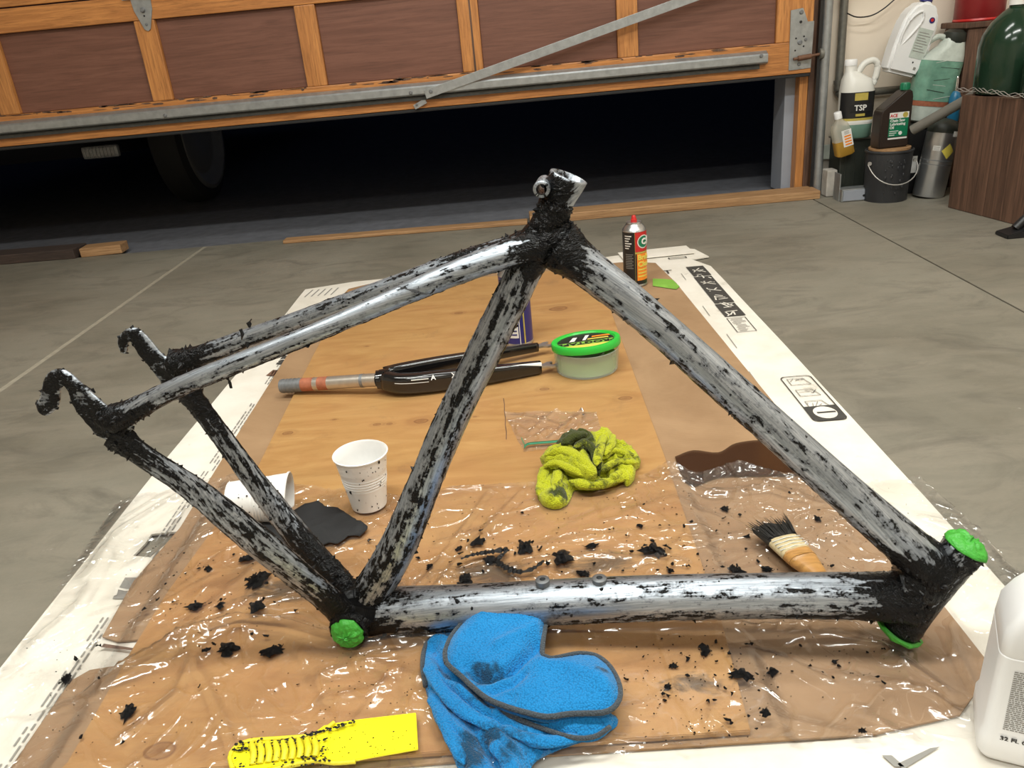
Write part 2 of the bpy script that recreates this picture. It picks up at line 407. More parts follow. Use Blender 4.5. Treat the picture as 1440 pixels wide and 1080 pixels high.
def densify(poly, res, jit=0.0, rnd=None):
    out = []
    for i in range(len(poly)):
        a, b = V(poly[i]).to_2d(), V(poly[(i+1) % len(poly)]).to_2d(); n = max(1, int((b-a).length/res))
        for k in range(n):
            p = a.lerp(b, k/n)
            if jit: p = p+V((rnd.uniform(-jit, jit), rnd.uniform(-jit, jit)))
            out.append(p)
    return out
def patch_data(poly, res, zf, holes=(), jit=0.0, rnd=None):
    ol = densify(poly, res, jit, rnd); pts = list(ol); n = len(ol)
    edges = [(i, (i+1) % n) for i in range(n)]
    for h in holes:
        hl = densify(h, res); b = len(pts); pts += hl; edges += [(b+i, b+(i+1) % len(hl)) for i in range(len(hl))]
    x0 = min(p.x for p in ol); x1 = max(p.x for p in ol); y0 = min(p.y for p in ol); y1 = max(p.y for p in ol)
    yy = y0; row = 0
    while yy < y1:
        xx = x0+(res/2 if row % 2 else 0)
        while xx < x1:
            p = (xx, yy)
            if inside(p, ol) and not any(inside(p, h) for h in holes) and edgedist(p, ol) > res*.45 if len(ol) < 90 else inside(p, ol) and not any(inside(p, h) for h in holes):
                pts.append(V(p))
            xx += res
        yy += res*.87; row += 1
    vc, _, fc, _, _, _ = delaunay_2d_cdt([V(p).to_2d() for p in pts], edges, [], 0, 1e-6)
    fs = []
    for f in fc:
        c = sum((vc[i] for i in f), V((0, 0)))/len(f)
        if inside(c, ol) and not any(inside(c, h) for h in holes): fs.append(tuple(f))
    vs = [V((p.x, p.y, zf(p.x, p.y))) for p in vc]
    return vs, fs, ol
def patch(name, poly, res, zf, m, parent=None, thick=0.0, smooth=True, **k):
    vs, fs, ol = patch_data(poly, res, zf, **k)
    o = raw(name, vs, fs, m, parent, smooth)
    if o.data.polygons and sum(p.normal.z for p in o.data.polygons) < 0: o.data.flip_normals()
    if thick:
        md = o.modifiers.new('thickness', 'SOLIDIFY'); md.thickness = thick; md.offset = 1
    return o
def nz(x, y, z=0.0, s=1.0): return noise.noise(V((x*s, y*s, z*s)))
def fb(x, y, z=0.0, s=1.0, o=4): return noise.fractal(V((x*s, y*s, z*s)), .9, 2.0, o)

_dg = None
def text(name, s, size, m, parent, mat4, bend=None, ext=.0004, align='CENTER', bold=0.0, sx=1.0):
    """lettering as a thin mesh; bend = radius of the cylinder it wraps round"""
    cu = bpy.data.curves.new('lettering', 'FONT'); cu.body = s; cu.size = size; cu.align_x = align; cu.align_y = 'CENTER'
    cu.extrude = ext; cu.resolution_u = 2; cu.offset = bold
    tmp = bpy.data.objects.new('lettering_source', cu); COL.objects.link(tmp)
    bpy.context.view_layer.update()
    dg = bpy.context.evaluated_depsgraph_get()
    me = bpy.data.meshes.new_from_object(tmp.evaluated_get(dg)); bpy.data.objects.remove(tmp)
    if bend:
        for v in me.vertices:
            a = v.co.x*sx/bend; r = bend+v.co.z
            v.co = V((r*math.sin(a), v.co.y, r*math.cos(a)-bend))
    elif sx != 1:
        for v in me.vertices: v.co.x *= sx
    me.materials.clear()
    o = link(name, me, m, parent); o.matrix_local = mat4; return o
def arc_panel(name, r, a0, a1, z0, z1, m, parent, off=.0006, n=14, prof=None):
    """a printed label wrapped round a cylinder (z axis), angle measured from -Y towards +X"""
    vs, fs = [], []
    for k in range(n+1):
        a = lerp(a0, a1, k/n)
        for z in (z0, z1):
            rr = r+off; vs.append((rr*math.sin(a), -rr*math.cos(a), z))
    for k in range(n): fs.append((2*k, 2*k+2, 2*k+3, 2*k+1))
    return raw(name, vs, fs, m, parent, True)

# ================================================================= THE SETTING
DY = 2.88                                    # inner face of the garage door
floor = box('floor', (0.0, .15, -.08), (6.6, 5.5, .13), M['joint'], bev=0); tag(floor, kind='structure')
def slab(x0, x1, y0, y1):
    s = box('concrete_slab', ((x0+x1)/2, (y0+y1)/2, -.0075), (x1-x0, y1-y0, .015), M['concrete'], bev=.0015)
    s.parent = floor; s.location = V(s.location)-V(floor.location); return s
slab(-3.3, -1.167, -2.6, 2.9); slab(-1.153, 1.008, -2.6, 2.9); slab(1.013, 3.3, -2.6, 2.9)
f = box('joint_strip', (-1.16, .15, -.003), (.014, 5.5, .005), M['joint'], bev=0); f.parent = floor; f.location = V(f.location)-V(floor.location)
drive = box('driveway', (-.6, 6.2, -.06), (12, 6.6, .1), M['asphalt'], bev=0); tag(drive, kind='structure')
WX0, WX1, WB, CZ = -3.3, 1.95, -2.6, 2.45
w = box('wall_left', (WX0-.05, .19, CZ/2), (.1, 5.6, CZ), M['wall'], bev=0); tag(w, kind='structure')
w = box('wall_right', (WX1+.05, .19, CZ/2), (.1, 5.6, CZ), M['wall'], bev=0); tag(w, kind='structure')
w = box('wall_front', ((WX0+WX1)/2, WB-.05, CZ/2), (WX1-WX0, .1, CZ), M['wall'], bev=0); tag(w, kind='structure')
w = box('ceiling', ((WX0+WX1)/2, .19, CZ+.05), (WX1-WX0+.2, 5.6, .1), M['ceiling'], bev=0); tag(w, kind='structure')
w = box('wall_back', ((1.06+WX1)/2, 3.03, CZ/2+.06), (WX1-1.06, .1, CZ-.12), M['wall'], bev=0); tag(w, kind='structure')
st = box('stem_wall', ((1.06+WX1)/2, 3.0, .06), (WX1-1.06, .13, .12), M['stem'], bev=.004); tag(st, kind='structure')
w = box('wall_back_header', ((WX0+1.06)/2, 3.03, 2.28), (1.06-WX0, .1, .34), M['wall'], bev=0); tag(w, kind='structure')
w = box('wall_back_left', (-3.2, 3.03, 1.1), (.2, .1, 2.2), M['wall'], bev=0); tag(w, kind='structure')

# door jamb
jamb = empty('trim_1', (1.03, 3.0, 0), kind='structure')
def jp(n, c, s, m, **k):
    o = box(n, c, s, m, **k); o.parent = jamb; o.location = V(c)-V((1.03, 3.0, 0)); return o
jp('jamb_board', (1.035, 2.995, 1.1), (.05, .17, 2.2), M['oldwood'])
jp('jamb_edge', (.996, 2.94, 1.1), (.028, .05, 2.2), M['stile'])
jp('stop_board', (.965, 3.02, 1.1), (.035, .12, 2.2), M['bluegrey'])
trk = empty('door_track', (1.045, 2.87, 0), 'round grey galvanised vertical track beside the right edge of the garage door', 'door track')
tube('track_tube', [V((.002, 0, 0)), V((.002, 0, 2.1))], .0145, M['galv'], trk, 16)
bm = bmesh.new(); bbox(bm, (-.018, .01, 1.05), (.012, .02, 2.1)); frombm('track_lip', bm, M['black'], trk)

# garage door: four sections of rails, stiles and panels
door = empty('door_1', (0, DY, 0), kind='structure')
DX0, DX1 = -3.05, 1.005
DT = .035
def dpart(n, x0, x1, z0, z1, y0, y1, m, bev=.003):
    o = box(n, ((x0+x1)/2, (y0+y1)/2, (z0+z1)/2), (x1-x0, y1-y0, z1-z0), m, door, bev=bev); return o
stx = [-.12 - .5275*k for k in range(0, 6)] + [.397]
SH = .425
for sec in range(4):
    z0 = .408+sec*SH; z1 = z0+SH-.004
    dpart('bottom_rail' if sec == 0 else 'rail', DX0, DX1, z0, z0+(.100 if sec == 0 else .05), 0, DT, M['rail'])
    dpart('rail', DX0, DX1, z1-.072, z1, 0, DT, M['rail'])
    zb = z0+(.100 if sec == 0 else .05); zt = z1-.072
    edges = sorted([DX0+.04]+stx+[.945])
    for i, x in enumerate(edges):
        wd = .034 if i not in (0, len(edges)-1) else (.04 if i == 0 else .06)
        dpart('stile', x-wd, x+wd, zb+.0005, zt-.0005, .001, DT-.001, M['stile'])
        if abs(x+.12) < .01 and sec == 0:
            dpart('stile_groove', x+.004, x+.010, zb+.002, zt-.002, -.0006, .004, M['oldwood'], 0)
        if i:
            xa = edges[i-1]+(.034 if i > 1 else .04)
            dpart('wood_panel', xa+.0005, x-wd-.0005, zb+.001, zt-.001, .016, .024, M['panel'], .001)
dpart('weather_seal', DX0, DX1, .396, .407, .004, DT-.004, M['rubber'])
# weathered dribbles of dark varnish along the top of the bottom rail
rnd = random.Random(3)
vs, fs = [], []
for k in range(90):
    x = rnd.uniform(-1.9, .9); z = .408+.100-rnd.random()**2*.012; wd = rnd.uniform(.005, .045); h = rnd.uniform(.001, .005); b = len(vs)
    for q in range(8):
        a = q*math.pi/4; vs.append((x+wd*math.cos(a)*rnd.uniform(.6, 1), -.0006, z+h*math.sin(a)*rnd.uniform(.5, 1)))
    fs.append(tuple(range(b, b+8)))
o = raw('peeling_varnish', vs, fs, M['oldwood'], door); tag(o, kind='stuff')
# galvanised angle strut
def strut():
    vs, fs = [], []
    prof = [(-.002, .484), (-.002, .461), (-.040, .4605), (-.040, .447), (-.037, .447), (-.037, .4575), (.0, .4575)]
    prof = [(-.0015, .490), (-.022, .481), (-.026, .476), (-.026, .456), (-.023, .452), (-.0015, .446), (-.0005, .446), (-.0005, .490)]
    xs = [-3.0+k*.05 for k in range(int((.853+3.0)/.05)+1)]+[.853]
    n = len(prof)
    for x in xs:
        for (yy, zz) in prof: vs.append((x, yy, zz))
    for k in range(len(xs)-1):
        for i in range(n):
            j = (i+1) % n; fs.append((k*n+i, k*n+j, (k+1)*n+j, (k+1)*n+i))
    fs.append(tuple(range(n))); fs.append(tuple((len(xs)-1)*n+i for i in reversed(range(n))))
    o = raw('strut', vs, fs, M['galv'], door)
    bm = bmesh.new(); bbox(bm, (-1.08, -.006, .4405), (3.82, .011, .012)); frombm('strut_lip_shade', bm, M['shadegalv'], door)  # lower lip, coloured dark for the shaded underside and gap below the strut
    return o
strut()
def bolt(x, z, y=-.003, r=.006, m='zinc', par=None, yl=.004):
    return lathe('bolt', [(r, 0), (r, yl*.5), (r*.7, yl)], M[m], par or door, 10, loc=(x, y, z), rot=(math.radians(90), 0, 0))
bolt(.83, .4755, -.027); bolt(-.335, .462, -.027); bolt(-1.17, .462, -.027)
# diagonal brace strap
a = Y(598, 133, DY-.03); b = Y(975, -4, DY-.012); d = (b-a); L = d.length*1.6; ang = math.atan2(d.z, d.x)
R = Matrix.Rotation(-ang, 3, 'Y')
c = a+d.normalized()*L/2
o = box('brace_strap', (c.x, -.029, c.z), (L, .003, .028), M['galv'], door, R=R, bev=.0005)
bolt(a.x+.02, a.z+.008, -.031)
p = Y(590, 147, DY-.03); o = box('brace_end', (p.x, -.010, p.z), (.045, .002, .016), M['galv'], door, R=Matrix.Rotation(-.4, 3, 'Y'), bev=.0005); bolt(p.x-.012, p.z-.001, -.012, .004)
# hinge between the two lowest sections
hx = -1.167
hp = [(-.034, .10), (.034, .10), (.034, .01), (.030, -.035), (.010, -.092), (0, -.098), (-.010, -.092), (-.030, -.035), (-.034, .01)]
hz = .408+SH-.012
hg = prism('hinge', hp, 0, .003, M['galv'], door, .0006, X=V((1, 0, 0)), Yv=V((0, 0, 1)), O=V((hx, -.0005, hz)))
tube('hinge_knuckle', [V((hx-.044, -.009, hz+.012)), V((hx+.044, -.009, hz+.012))], .010, M['silver'], hg, 12)
bolt(hx, hz-.035, -.004, .008, 'zinc', hg, .008); bolt(hx, hz-.052, -.004, .003, 'black', hg, .001); bolt(hx, hz-.078, -.004, .004, 'zinc', hg, .003)
bm = bmesh.new(); bbox(bm, (hx, -.002, hz+.012), (.12, .003, .028)); frombm('hinge_strap', bm, M['galv'], hg)
# corner roller bracket
cp = [(.928, .604), (.968, .608), (.985, .566), (1.006, .566), (1.003, .423), (.930, .420)]
cb = prism('corner_bracket', cp, 0, .003, M['galv'], door, .0006, X=V((1, 0, 0)), Yv=V((0, 0, 1)), O=V((0, -.0006, 0)))
for (x, z, r) in ((.962, .596, .007), (.962, .567, .0045), (.962, .505, .008), (.981, .512, .005), (.949, .518, .003), (.975, .522, .003), (.975, .492, .003), (.948, .481, .003), (.963, .438, .006)): bolt(x, z, -.0036, r, 'black' if r < .005 else 'zinc', cb, .004 if r > .004 else .0008)
tube('roller_sleeve', [V((.955, -.016, .456)), V((.997, -.016, .460))], .0085, M['rust'], cb, 12)
tube('roller_stem', [V((.94, -.016, .455)), V((1.035, -.012, .464))], .0045, M['rust'], cb, 10)
lathe('roller', [(.017, -.006), (.017, .006)], M['galvd'], cb, 18, loc=(1.032, -.011, .464), rot=(0, math.radians(90), 0))

# ceiling lamps (housings above the lights; the one by the door is added)
for i, (x, y) in enumerate(LIGHTS):
    t = empty('ceiling_lamp', (x, y, CZ), ['white box ceiling lamp over the left of the workspace', 'white box ceiling lamp over the right of the workspace', 'added white box ceiling lamp nearest the garage door, for streaks on the plastic', 'white box ceiling lamp farthest from the garage door'][i], 'ceiling lamp')
    bm = bmesh.new(); bbox(bm, (0, 0, -.03), (1.26, .32, .06), bev=.004); frombm('housing', bm, M['white'], t)

# threshold timber
def stick(n, a, b, wd, h, m, label, cat='wood offcut', bev=.003):
    a, b = V(a), V(b); c = (a+b)/2; d = b-a
    o = box(n, (c.x, c.y, h/2+.0005), (d.length, wd, h), M[m], rz=math.atan2(d.y, d.x), bev=bev); tag(o, label, cat); return o
stick('wood_strip', G(745, 312), G(1146, 276), .10, .028, 'lumber', 'long light brown board lying on the floor under the right half of the garage door', 'board')
stick('wood_strip', G(401, 341), G(742, 314), .05, .012, 'lumber', 'thin pale wooden lath on the floor under the middle of the garage door', 'lath')
stick('wood_block', G(120, 359), G(177, 353), .075, .032, 'lumber', 'short light wooden block on the floor at left, beside the dark plank', 'wood block')
stick('wood_plank', G(-90, 376), G(116, 359), .10, .035, 'darkwood', 'dark brown plank on the floor at the left edge under the garage door', 'plank')

# ================================================================= car outside
car = empty('parked_car', (-2.0, 3.75, 0), 'black parked car seen dimly below the raised garage door', 'car')
def cpart(n, bm, m, **k): o = frombm(n, bm, M[m], car, **k); return o
fl = Y(143, 213, 3.72)-V((-2.0, 3.75, 0))
bm = bmesh.new()
poly = [(-.02, .27), (-.05, .34), (-.05, .42), (-.02, .60), (.5, .64), (4.0, .64), (4.0, .27)]
vs, fs = [], []
N = 13
for k in range(N):
    x = lerp(-1.3, .34, k/(N-1)); bow = .10*((x+.48)/.82)**2+(.16*max(0, (x-.14)/.2)**2)
    for (yy, zz) in poly: vs.append((x, yy+(bow if yy < .1 else 0), zz))
for k in range(N-1):
    for i in range(len(poly)):
        j = (i+1) % len(poly); n = len(poly); fs.append((k*n+i, (k+1)*n+i, (k+1)*n+j, k*n+j))
fs.append(tuple(reversed(range(len(poly))))); fs.append(tuple((N-1)*len(poly)+i for i in range(len(poly))))
raw('bumper', vs, fs, M['car'], car)
bm = bmesh.new(); bbox(bm, (fl.x, fl.y-.005, fl.z), (.165, .03, .055), bev=.012); lampo = cpart('fog_lamp', bm, 'lens')
for k in range(9):
    bm = bmesh.new(); bbox(bm, (fl.x-.064+k*.016, fl.y-.021, fl.z), (.003, .004, .044)); frombm('lens_rib', bm, M['lens'], lampo)
def wheel(x, y, rz, par):
    tl = lathe('tyre', [(.20, -.04), (.28, -.05), (.31, -.035), (.32, -.01), (.32, .05), (.31, .085), (.28, .10), (.24, .09)], M['tyre'], par, 40, False, False)
    R = Matrix.Rotation(rz, 3, 'Z') @ Matrix.Rotation(math.radians(90), 3, 'Y'); tl.rotation_euler = R.to_euler(); tl.location = (x, y, .315)
    rm = lathe('rim', [(.05, .07), (.09, .085), (.19, .07), (.245, .104), (.262, .102), (.26, .05), (.0, .05)], M['rim'], tl, 36, True, False)
    return tl
wc = Y(289, 215, 4.0)-V((-2.0, 3.75, 0))
wheel(wc.x-.09, wc.y, 0, car)
bm = bmesh.new(); bbox(bm, (-.45, 1.9, .45), (1.5, 3.0, .3), bev=.03); cpart('underbody', bm, 'car')

# ================================================================= shelf corner on the right
# dark bin
bin_top = .185
t = empty('storage_bin', (1.185, 2.87, 0), 'tall black-green plastic bin standing against the cream wall behind the pail', 'bin')
bm = bmesh.new(); bbox(bm, (0, 0, bin_top/2), (.17, .10, bin_top), bev=.006); frombm('bin_body', bm, M['darkgreen'], t)
for k in range(5):
    bm = bmesh.new(); bbox(bm, (-.065+k*.032, -.051, bin_top/2-.01), (.004, .004, bin_top-.04), bev=.001); frombm('rib', bm, M['darkgreen'], t)
bm = bmesh.new(); bbox(bm, (0, 0, bin_top+.002), (.18, .105, .006), bev=.002); frombm('bin_rim', bm, M['pvc'], t)

# black pail with wire handle
pc = V((1.215, 2.705, 0)); PH = .168
t = empty('pail', pc, 'black metal pail with a thin wire handle under the dark brown oil bottle', 'pail')
lathe('pail_body', [(.066, 0), (.067, .004), (.072, PH-.012), (.075, PH-.01), (.075, PH-.006), (.073, PH-.004), (.070, PH-.004), (.069, PH-.008)], M['pail'], t, 40)
lathe('pail_lid', [(.060, PH-.008), (.064, PH-.004), (.064, PH+.002), (.0, PH+.002)], M['lumber'], t, 32, True, False)
hw = []
for k in range(17):
    a = math.pi*k/16; x = -.078*math.cos(a); hw.append(V((x, -.03-.055*math.sin(a)**.8, PH-.045-.062*math.sin(a))))
tube('wire_handle', hw, .0018, M['wire'], t, 8)
lathe('handle_ear', [(.006, 0), (.006, .004)], M['wire'], t, 12, loc=(-.073, -.028, PH-.042), rot=(math.radians(90), 0, 0))
lathe('handle_ear', [(.006, 0), (.006, .004)], M['wire'], t, 12, loc=(.073, -.028, PH-.042), rot=(math.radians(90), 0, 0))
rn = random.Random(5); bmv, bmf = [], []
for k in range(26):                                                    # dried drips on the pail
    a = rn.uniform(-.5, .35); z = rn.uniform(.03, .14); r = rn.uniform(.002, .006); c = V((.0715*math.sin(a), -.0715*math.cos(a), z)); b = len(bmv)
    for q in range(6):
        g = q*math.pi/3; bmv.append(c+V((r*.6*math.cos(g), 0, r*1.3*math.sin(g)))+V((0, -.0005, 0)))
    bmv.append(c+V((0, -.004, 0)))
    for q in range(6): bmf.append((b+q, b+(q+1) % 6, b+6))
o = raw('dried_drip', bmv, bmf, M['pail'], t, True); tag(o, kind='stuff')

# brown oil bottle
def slab_bottle(par, prof, thick, m, name='bottle_body', bev=.006):
    """flat-sided bottle: outline (x,z) extruded in y with rounded edges"""
    bm = bmesh.new(); a = [bm.verts.new((x, -thick/2, z)) for x, z in prof]
    f = bm.faces.new(a); r = bmesh.ops.extrude_face_region(bm, geom=[f])
    bmesh.ops.translate(bm, verts=[g for g in r['geom'] if isinstance(g, bmesh.types.BMVert)], vec=(0, thick, 0))
    bmesh.ops.recalc_face_normals(bm, faces=bm.faces[:])
    bmesh.ops.bevel(bm, geom=bm.edges[:], offset=bev, segments=3, affect='EDGES', clamp_overlap=True)
    o = frombm(name, bm, M[m], par, True)
    try: o.data.set_sharp_from_angle(angle=math.radians(40))
    except Exception: pass
    return o
WM = lambda x, y, z, rz=0.0: Matrix.Translation((x, y, z)) @ Matrix.Rotation(rz, 4, 'Z') @ Matrix.Rotation(math.radians(90), 4, 'X')
t = empty('oil_bottle', pc+V((-.004, -.005, PH+.0035)), 'dark brown rectangular oil bottle with green cap standing on the black pail', 'bottle', rot=(0, 0, math.radians(6)))
slab_bottle(t, [(-.052, 0), (.047, 0), (.050, .06), (.050, .155), (.044, .172), (.026, .172), (.020, .168), (-.046, .118), (-.051, .105)], .055, 'brown')
lathe('bottle_cap', [(.014, 0), (.014, .018), (.012, .021)], M['green'], t, 20, loc=(.034, 0, .172))
for k in range(12):
    a = k*math.pi/6; box('cap_ridge', (.034+.0143*math.cos(a), .0143*math.sin(a), .182), (.0012, .0012, .014), M['green'], t, bev=0)
def flatrect(n, x0, x1, z0, z1, y, m, par, th=.0006): return box(n, ((x0+x1)/2, y, (z0+z1)/2), (x1-x0, th, z1-z0), M[m], par, bev=0)
flatrect('label_top', -.024, .040, .090, .108, -.0279, 'paper', t)
flatrect('label_body', -.024, .040, .034, .090, -.0279, 'green', t)
flatrect('label_bar', -.024, .040, .026, .031, -.0279, 'paper', t)
lathe('label_seal', [(.0085, 0), (.0085, .0006)], M['gold'], t, 20, loc=(.028, -.0281, .099), rot=(math.radians(90), 0, 0))
lathe('label_emblem', [(.006, 0), (.006, .0006)], M['paper'], t, 16, loc=(.016, -.0281, .044), rot=(math.radians(90), 0, 0))
text('label_lettering', 'ACE', .013, M['red'], t, WM(-.010, -.0284, .0985), bold=.0004)
for i, s_ in enumerate(('Chain Saw', 'Lubricating', 'Oil')): text('label_lettering', s_, .0115, M['paper'], t, WM(-.021, -.0284, .083-.0105*i), align='LEFT', bold=.0003)
for k in range(3): flatrect('label_line', -.021, -.021+(.03, .024, .018)[k], .050-.006*k, .052-.006*k, -.0284, 'paper', t, .0004)

# TSP jug
t = empty('cleaner_jug', (1.150, 2.845, bin_top+.0055), 'translucent one-gallon jug with black and gold label standing on the dark bin', 'jug', rot=(0, 0, math.radians(-3)))
def rr_loft(name, secs, m, par, cr=.3, seg=6):
    """rounded-rectangle loft: secs = (z, halfx, halfy, offx)"""
    vs, fs = [], []; n = 4*seg
    for (z, hx_, hy_, ox) in secs:
        r = min(hx_, hy_)*cr*2 if cr < .5 else min(hx_, hy_)
        r = min(r, hx_, hy_)
        for q, (sx_, sy_) in enumerate(((1, 1), (-1, 1), (-1, -1), (1, -1))):
            for k in range(seg):
                a = math.pi/2*q+math.pi/2*k/(seg-1)
                vs.append((ox+sx_*(hx_-r)+r*math.cos(a), sy_*(hy_-r)+r*math.sin(a), z))
    for k in range(len(secs)-1):
        for i in range(n):
            j = (i+1) % n; fs.append((k*n+i, k*n+j, (k+1)*n+j, (k+1)*n+i))
    fs.append(tuple(reversed(range(n)))); fs.append(tuple((len(secs)-1)*n+i for i in range(n)))
    o = raw(name, vs, fs, M[m], par, True)
    try: o.data.set_sharp_from_angle(angle=math.radians(40))
    except Exception: pass
    return o
rr_loft('jug_body', [(.0455, .054, .046, 0), (.150, .054, .046, 0), (.185, .046, .040, -.004), (.205, .026, .026, -.018), (.212, .019, .019, -.024), (.232, .018, .018, -.026)], 'jug', t, .42)
rr_loft('jug_liquid', [(0, .048, .040, 0), (.006, .053, .045, 0), (.045, .054, .046, 0)], 'jugliquid', t, .42)
lathe('jug_cap', [(.020, 0), (.020, .016), (.018, .019)], M['white'], t, 20, loc=(-.026, 0, .230))
tube('jug_handle', [V((-.002, 0, .205)), V((.018, 0, .232)), V((.045, 0, .240)), V((.060, 0, .226)), V((.058, 0, .19)), V((.050, 0, .165))], .0105, M['jug'], t, 12, .006)
def jl(z0, z1, m, w_=.0552, n='label_band'): 
    vs, fs = [], []; hx_, hy_, r = .0545, .0465, .038; pts = []
    for q, (sx_, sy_) in enumerate(((-1, -1), (1, -1))):
        for k in range(8):
            a = math.pi+math.pi/2*q+math.pi/2*k/7; pts.append((sx_*(hx_-r)+r*math.cos(a), sy_*(hy_-r)+r*math.sin(a)))
    for p_ in pts: vs += [(p_[0], p_[1], z0), (p_[0], p_[1], z1)]
    for k in range(len(pts)-1): fs.append((2*k, 2*k+2, 2*k+3, 2*k+1))
    return raw(n, vs, fs, M[m], t, True)
jl(.050, .058, 'paper'); jl(.058, .066, 'gold'); jl(.066, .148, 'black')
flatrect('label_panel', -.020, .022, .122, .145, -.0470, 'gold', t)
flatrect('label_panel', -.032, .034, .086, .110, -.0471, 'black', t)
flatrect('label_panel', -.014, .016, .072, .080, -.0470, 'gold', t)
text('label_lettering', 'TSP', .025, M['paper'], t, WM(0, -.0478, .098), bold=.0005)

# amber bottle leaning left of jug
t = empty('liquid_bottle', (1.110, 2.805, bin_top-.045), 'small clear bottle half full of amber liquid leaning beside the door track', 'bottle', rot=(0, math.radians(-14), 0))
rr_loft('bottle_glass', [(.0505, .030, .023, 0), (.085, .030, .023, 0), (.105, .024, .019, 0), (.118, .012, .012, 0), (.124, .011, .011, 0)], 'clearb', t, .3)
rr_loft('liquid', [(0, .026, .020, 0), (.004, .030, .023, 0), (.050, .030, .023, 0)], 'amber', t, .3)
lathe('bottle_cap', [(.0125, 0), (.0125, .020), (.011, .022)], M['white'], t, 16, loc=(0, 0, .124))
flatrect('label_paper', -.006, .026, .030, .085, -.0236, 'paper', t)
for k in range(4): flatrect('label_red_block', 0, .022, .035+.009*k, .040+.009*k, -.0242, 'orange', t, .0004)
for k in range(3): flatrect('label_line', .002, .018, .072+.004*k, .0735+.004*k, -.0242, 'inkgrey', t, .0003)

# dark tub and label behind pail, other base blocks
t = empty('storage_tub', (1.365, 2.83, 0), 'dark plastic tub with a pale sticker between the pail and the steel cylinder', 'tub')
TBH = Y(1345, 125, 2.78).z-.10
bm = bmesh.new(); bbox(bm, (0, 0, (TBH-.013)/2), (.16, .16, TBH-.013), bev=.006); frombm('tub_body', bm, M['black'], t)
flatrect('sticker', -.066, -.034, .070, .125, -.0808, 'paper', t)
bm = bmesh.new(); bbox(bm, (0, 0, TBH-.006), (.17, .17, .012), bev=.003); frombm('tub_lid', bm, M['darkgreen'], t)
t = empty('power_supply_case', (1.125, 2.735, 0), 'small grey metal case with two holes on the floor left of the pail', 'metal case')
bm = bmesh.new(); bbox(bm, (0, 0, .021), (.104, .05, .042), bev=.002); frombm('case_body', bm, M['galv'], t)
bm = bmesh.new(); bbox(bm, (0, -.027, .021), (.096, .004, .034), bev=.001); fc = frombm('case_front', bm, M['bluegrey'], t)
for x in (.020, .034): lathe('hole', [(.004, 0), (.004, .0008)], M['black'], fc, 12, loc=(x, -.0291, .018), rot=(math.radians(90), 0, 0))
bm = bmesh.new(); bbox(bm, (-.052, .02, .045), (.004, .05, .09), bev=.001); frombm('mounting_plate', bm, M['galv'], t)
t = tag(box('dark_block', (1.075, 2.835, .046), (.035, .05, .09), M['stem'], bev=.004), 'small dark speckled block on the floor behind the grey metal case', 'block')

# steel gas cylinder
t = empty('gas_cylinder', (1.350, 2.69, .0), 'silver gas cylinder with green shoulder standing between the pail and the wooden crate', 'gas cylinder', rot=(math.radians(-3), math.radians(7), -.3))
lathe('cylinder_body', [(.040, 0.006), (.046, .002), (.048, .01), (.048, .215)], M['silver'], t, 36)
lathe('cylinder_shoulder', [(.0482, .205), (.0482, .215), (.045, .228), (.034, .240), (.016, .246), (.0, .248)], M['green'] if False else M['darkgreen'], t, 36, False, False)
lathe('cylinder_band', [(.0484, .118), (.0484, .121)], M['zinc'], t, 36, False, False)
lathe('cylinder_band', [(.0484, .105), (.0484, .107)], M['zinc'], t, 36, False, False)
dm = arc_panel('hazard_diamond', .0482, .28, .95, .128, .168, M['gold'], t, n=2)
bpy.data.objects.remove(dm); vs, fs = [], []
for k in range(-5, 6):
    a = .42+.085*k; hh = .0235*(1-abs(k)/5.0)+.0002
    for z in (.150-hh, .150+hh): vs.append((.0489*math.sin(a), -.0489*math.cos(a), z))
for k in range(10): fs.append((2*k, 2*k+2, 2*k+3, 2*k+1))
raw('hazard_diamond', vs, fs, M['labelyellow'], t)
arc_panel('cylinder_label', .0482, -.55, -.1, .15, .165, M['paper'], t, n=6)
arc_panel('cylinder_label', .0482, .5, .9, .195, .212, M['paper'], t, n=6)
for k in range(3): arc_panel('label_line', .0482, -.5, -.15, .152+.004*k, .1532+.004*k, M['inkgrey'], t, off=.001, n=4)

# wooden crate (planks)
CRX, CRY0, CRY1, CRZ = 1.345, 2.50, 1.95, None
ctop = Y(1350, 134, 2.50).z; CRH = ctop
cr = empty('wooden_crate', (CRX, 2.2, 0), 'dark stained wooden crate of vertical planks at the right edge', 'crate')
cr.location = (1.327, 2.51, 0); cr.rotation_euler = (0, 0, math.radians(10.4))
L = .60
for k in range(4):
    y1 = -k*L/4; y0 = y1-L/4+.002
    box('plank', (.011+.0008*(k % 2), (y0+y1)/2, CRH/2), (.022, y1-y0, CRH-.002), M['oldwood'], cr, bev=.0015)
for k in range(4): box('plank', (.025+k*.14+.069, -.010, CRH/2), (.138, .02, CRH-.002), M['oldwood'], cr, bev=.0015)
for k in range(4): box('top_plank', (.298, -.024-.14*k-.072, CRH-.011), (.54, .138, .020), M['oldwood'], cr, bev=.0015)
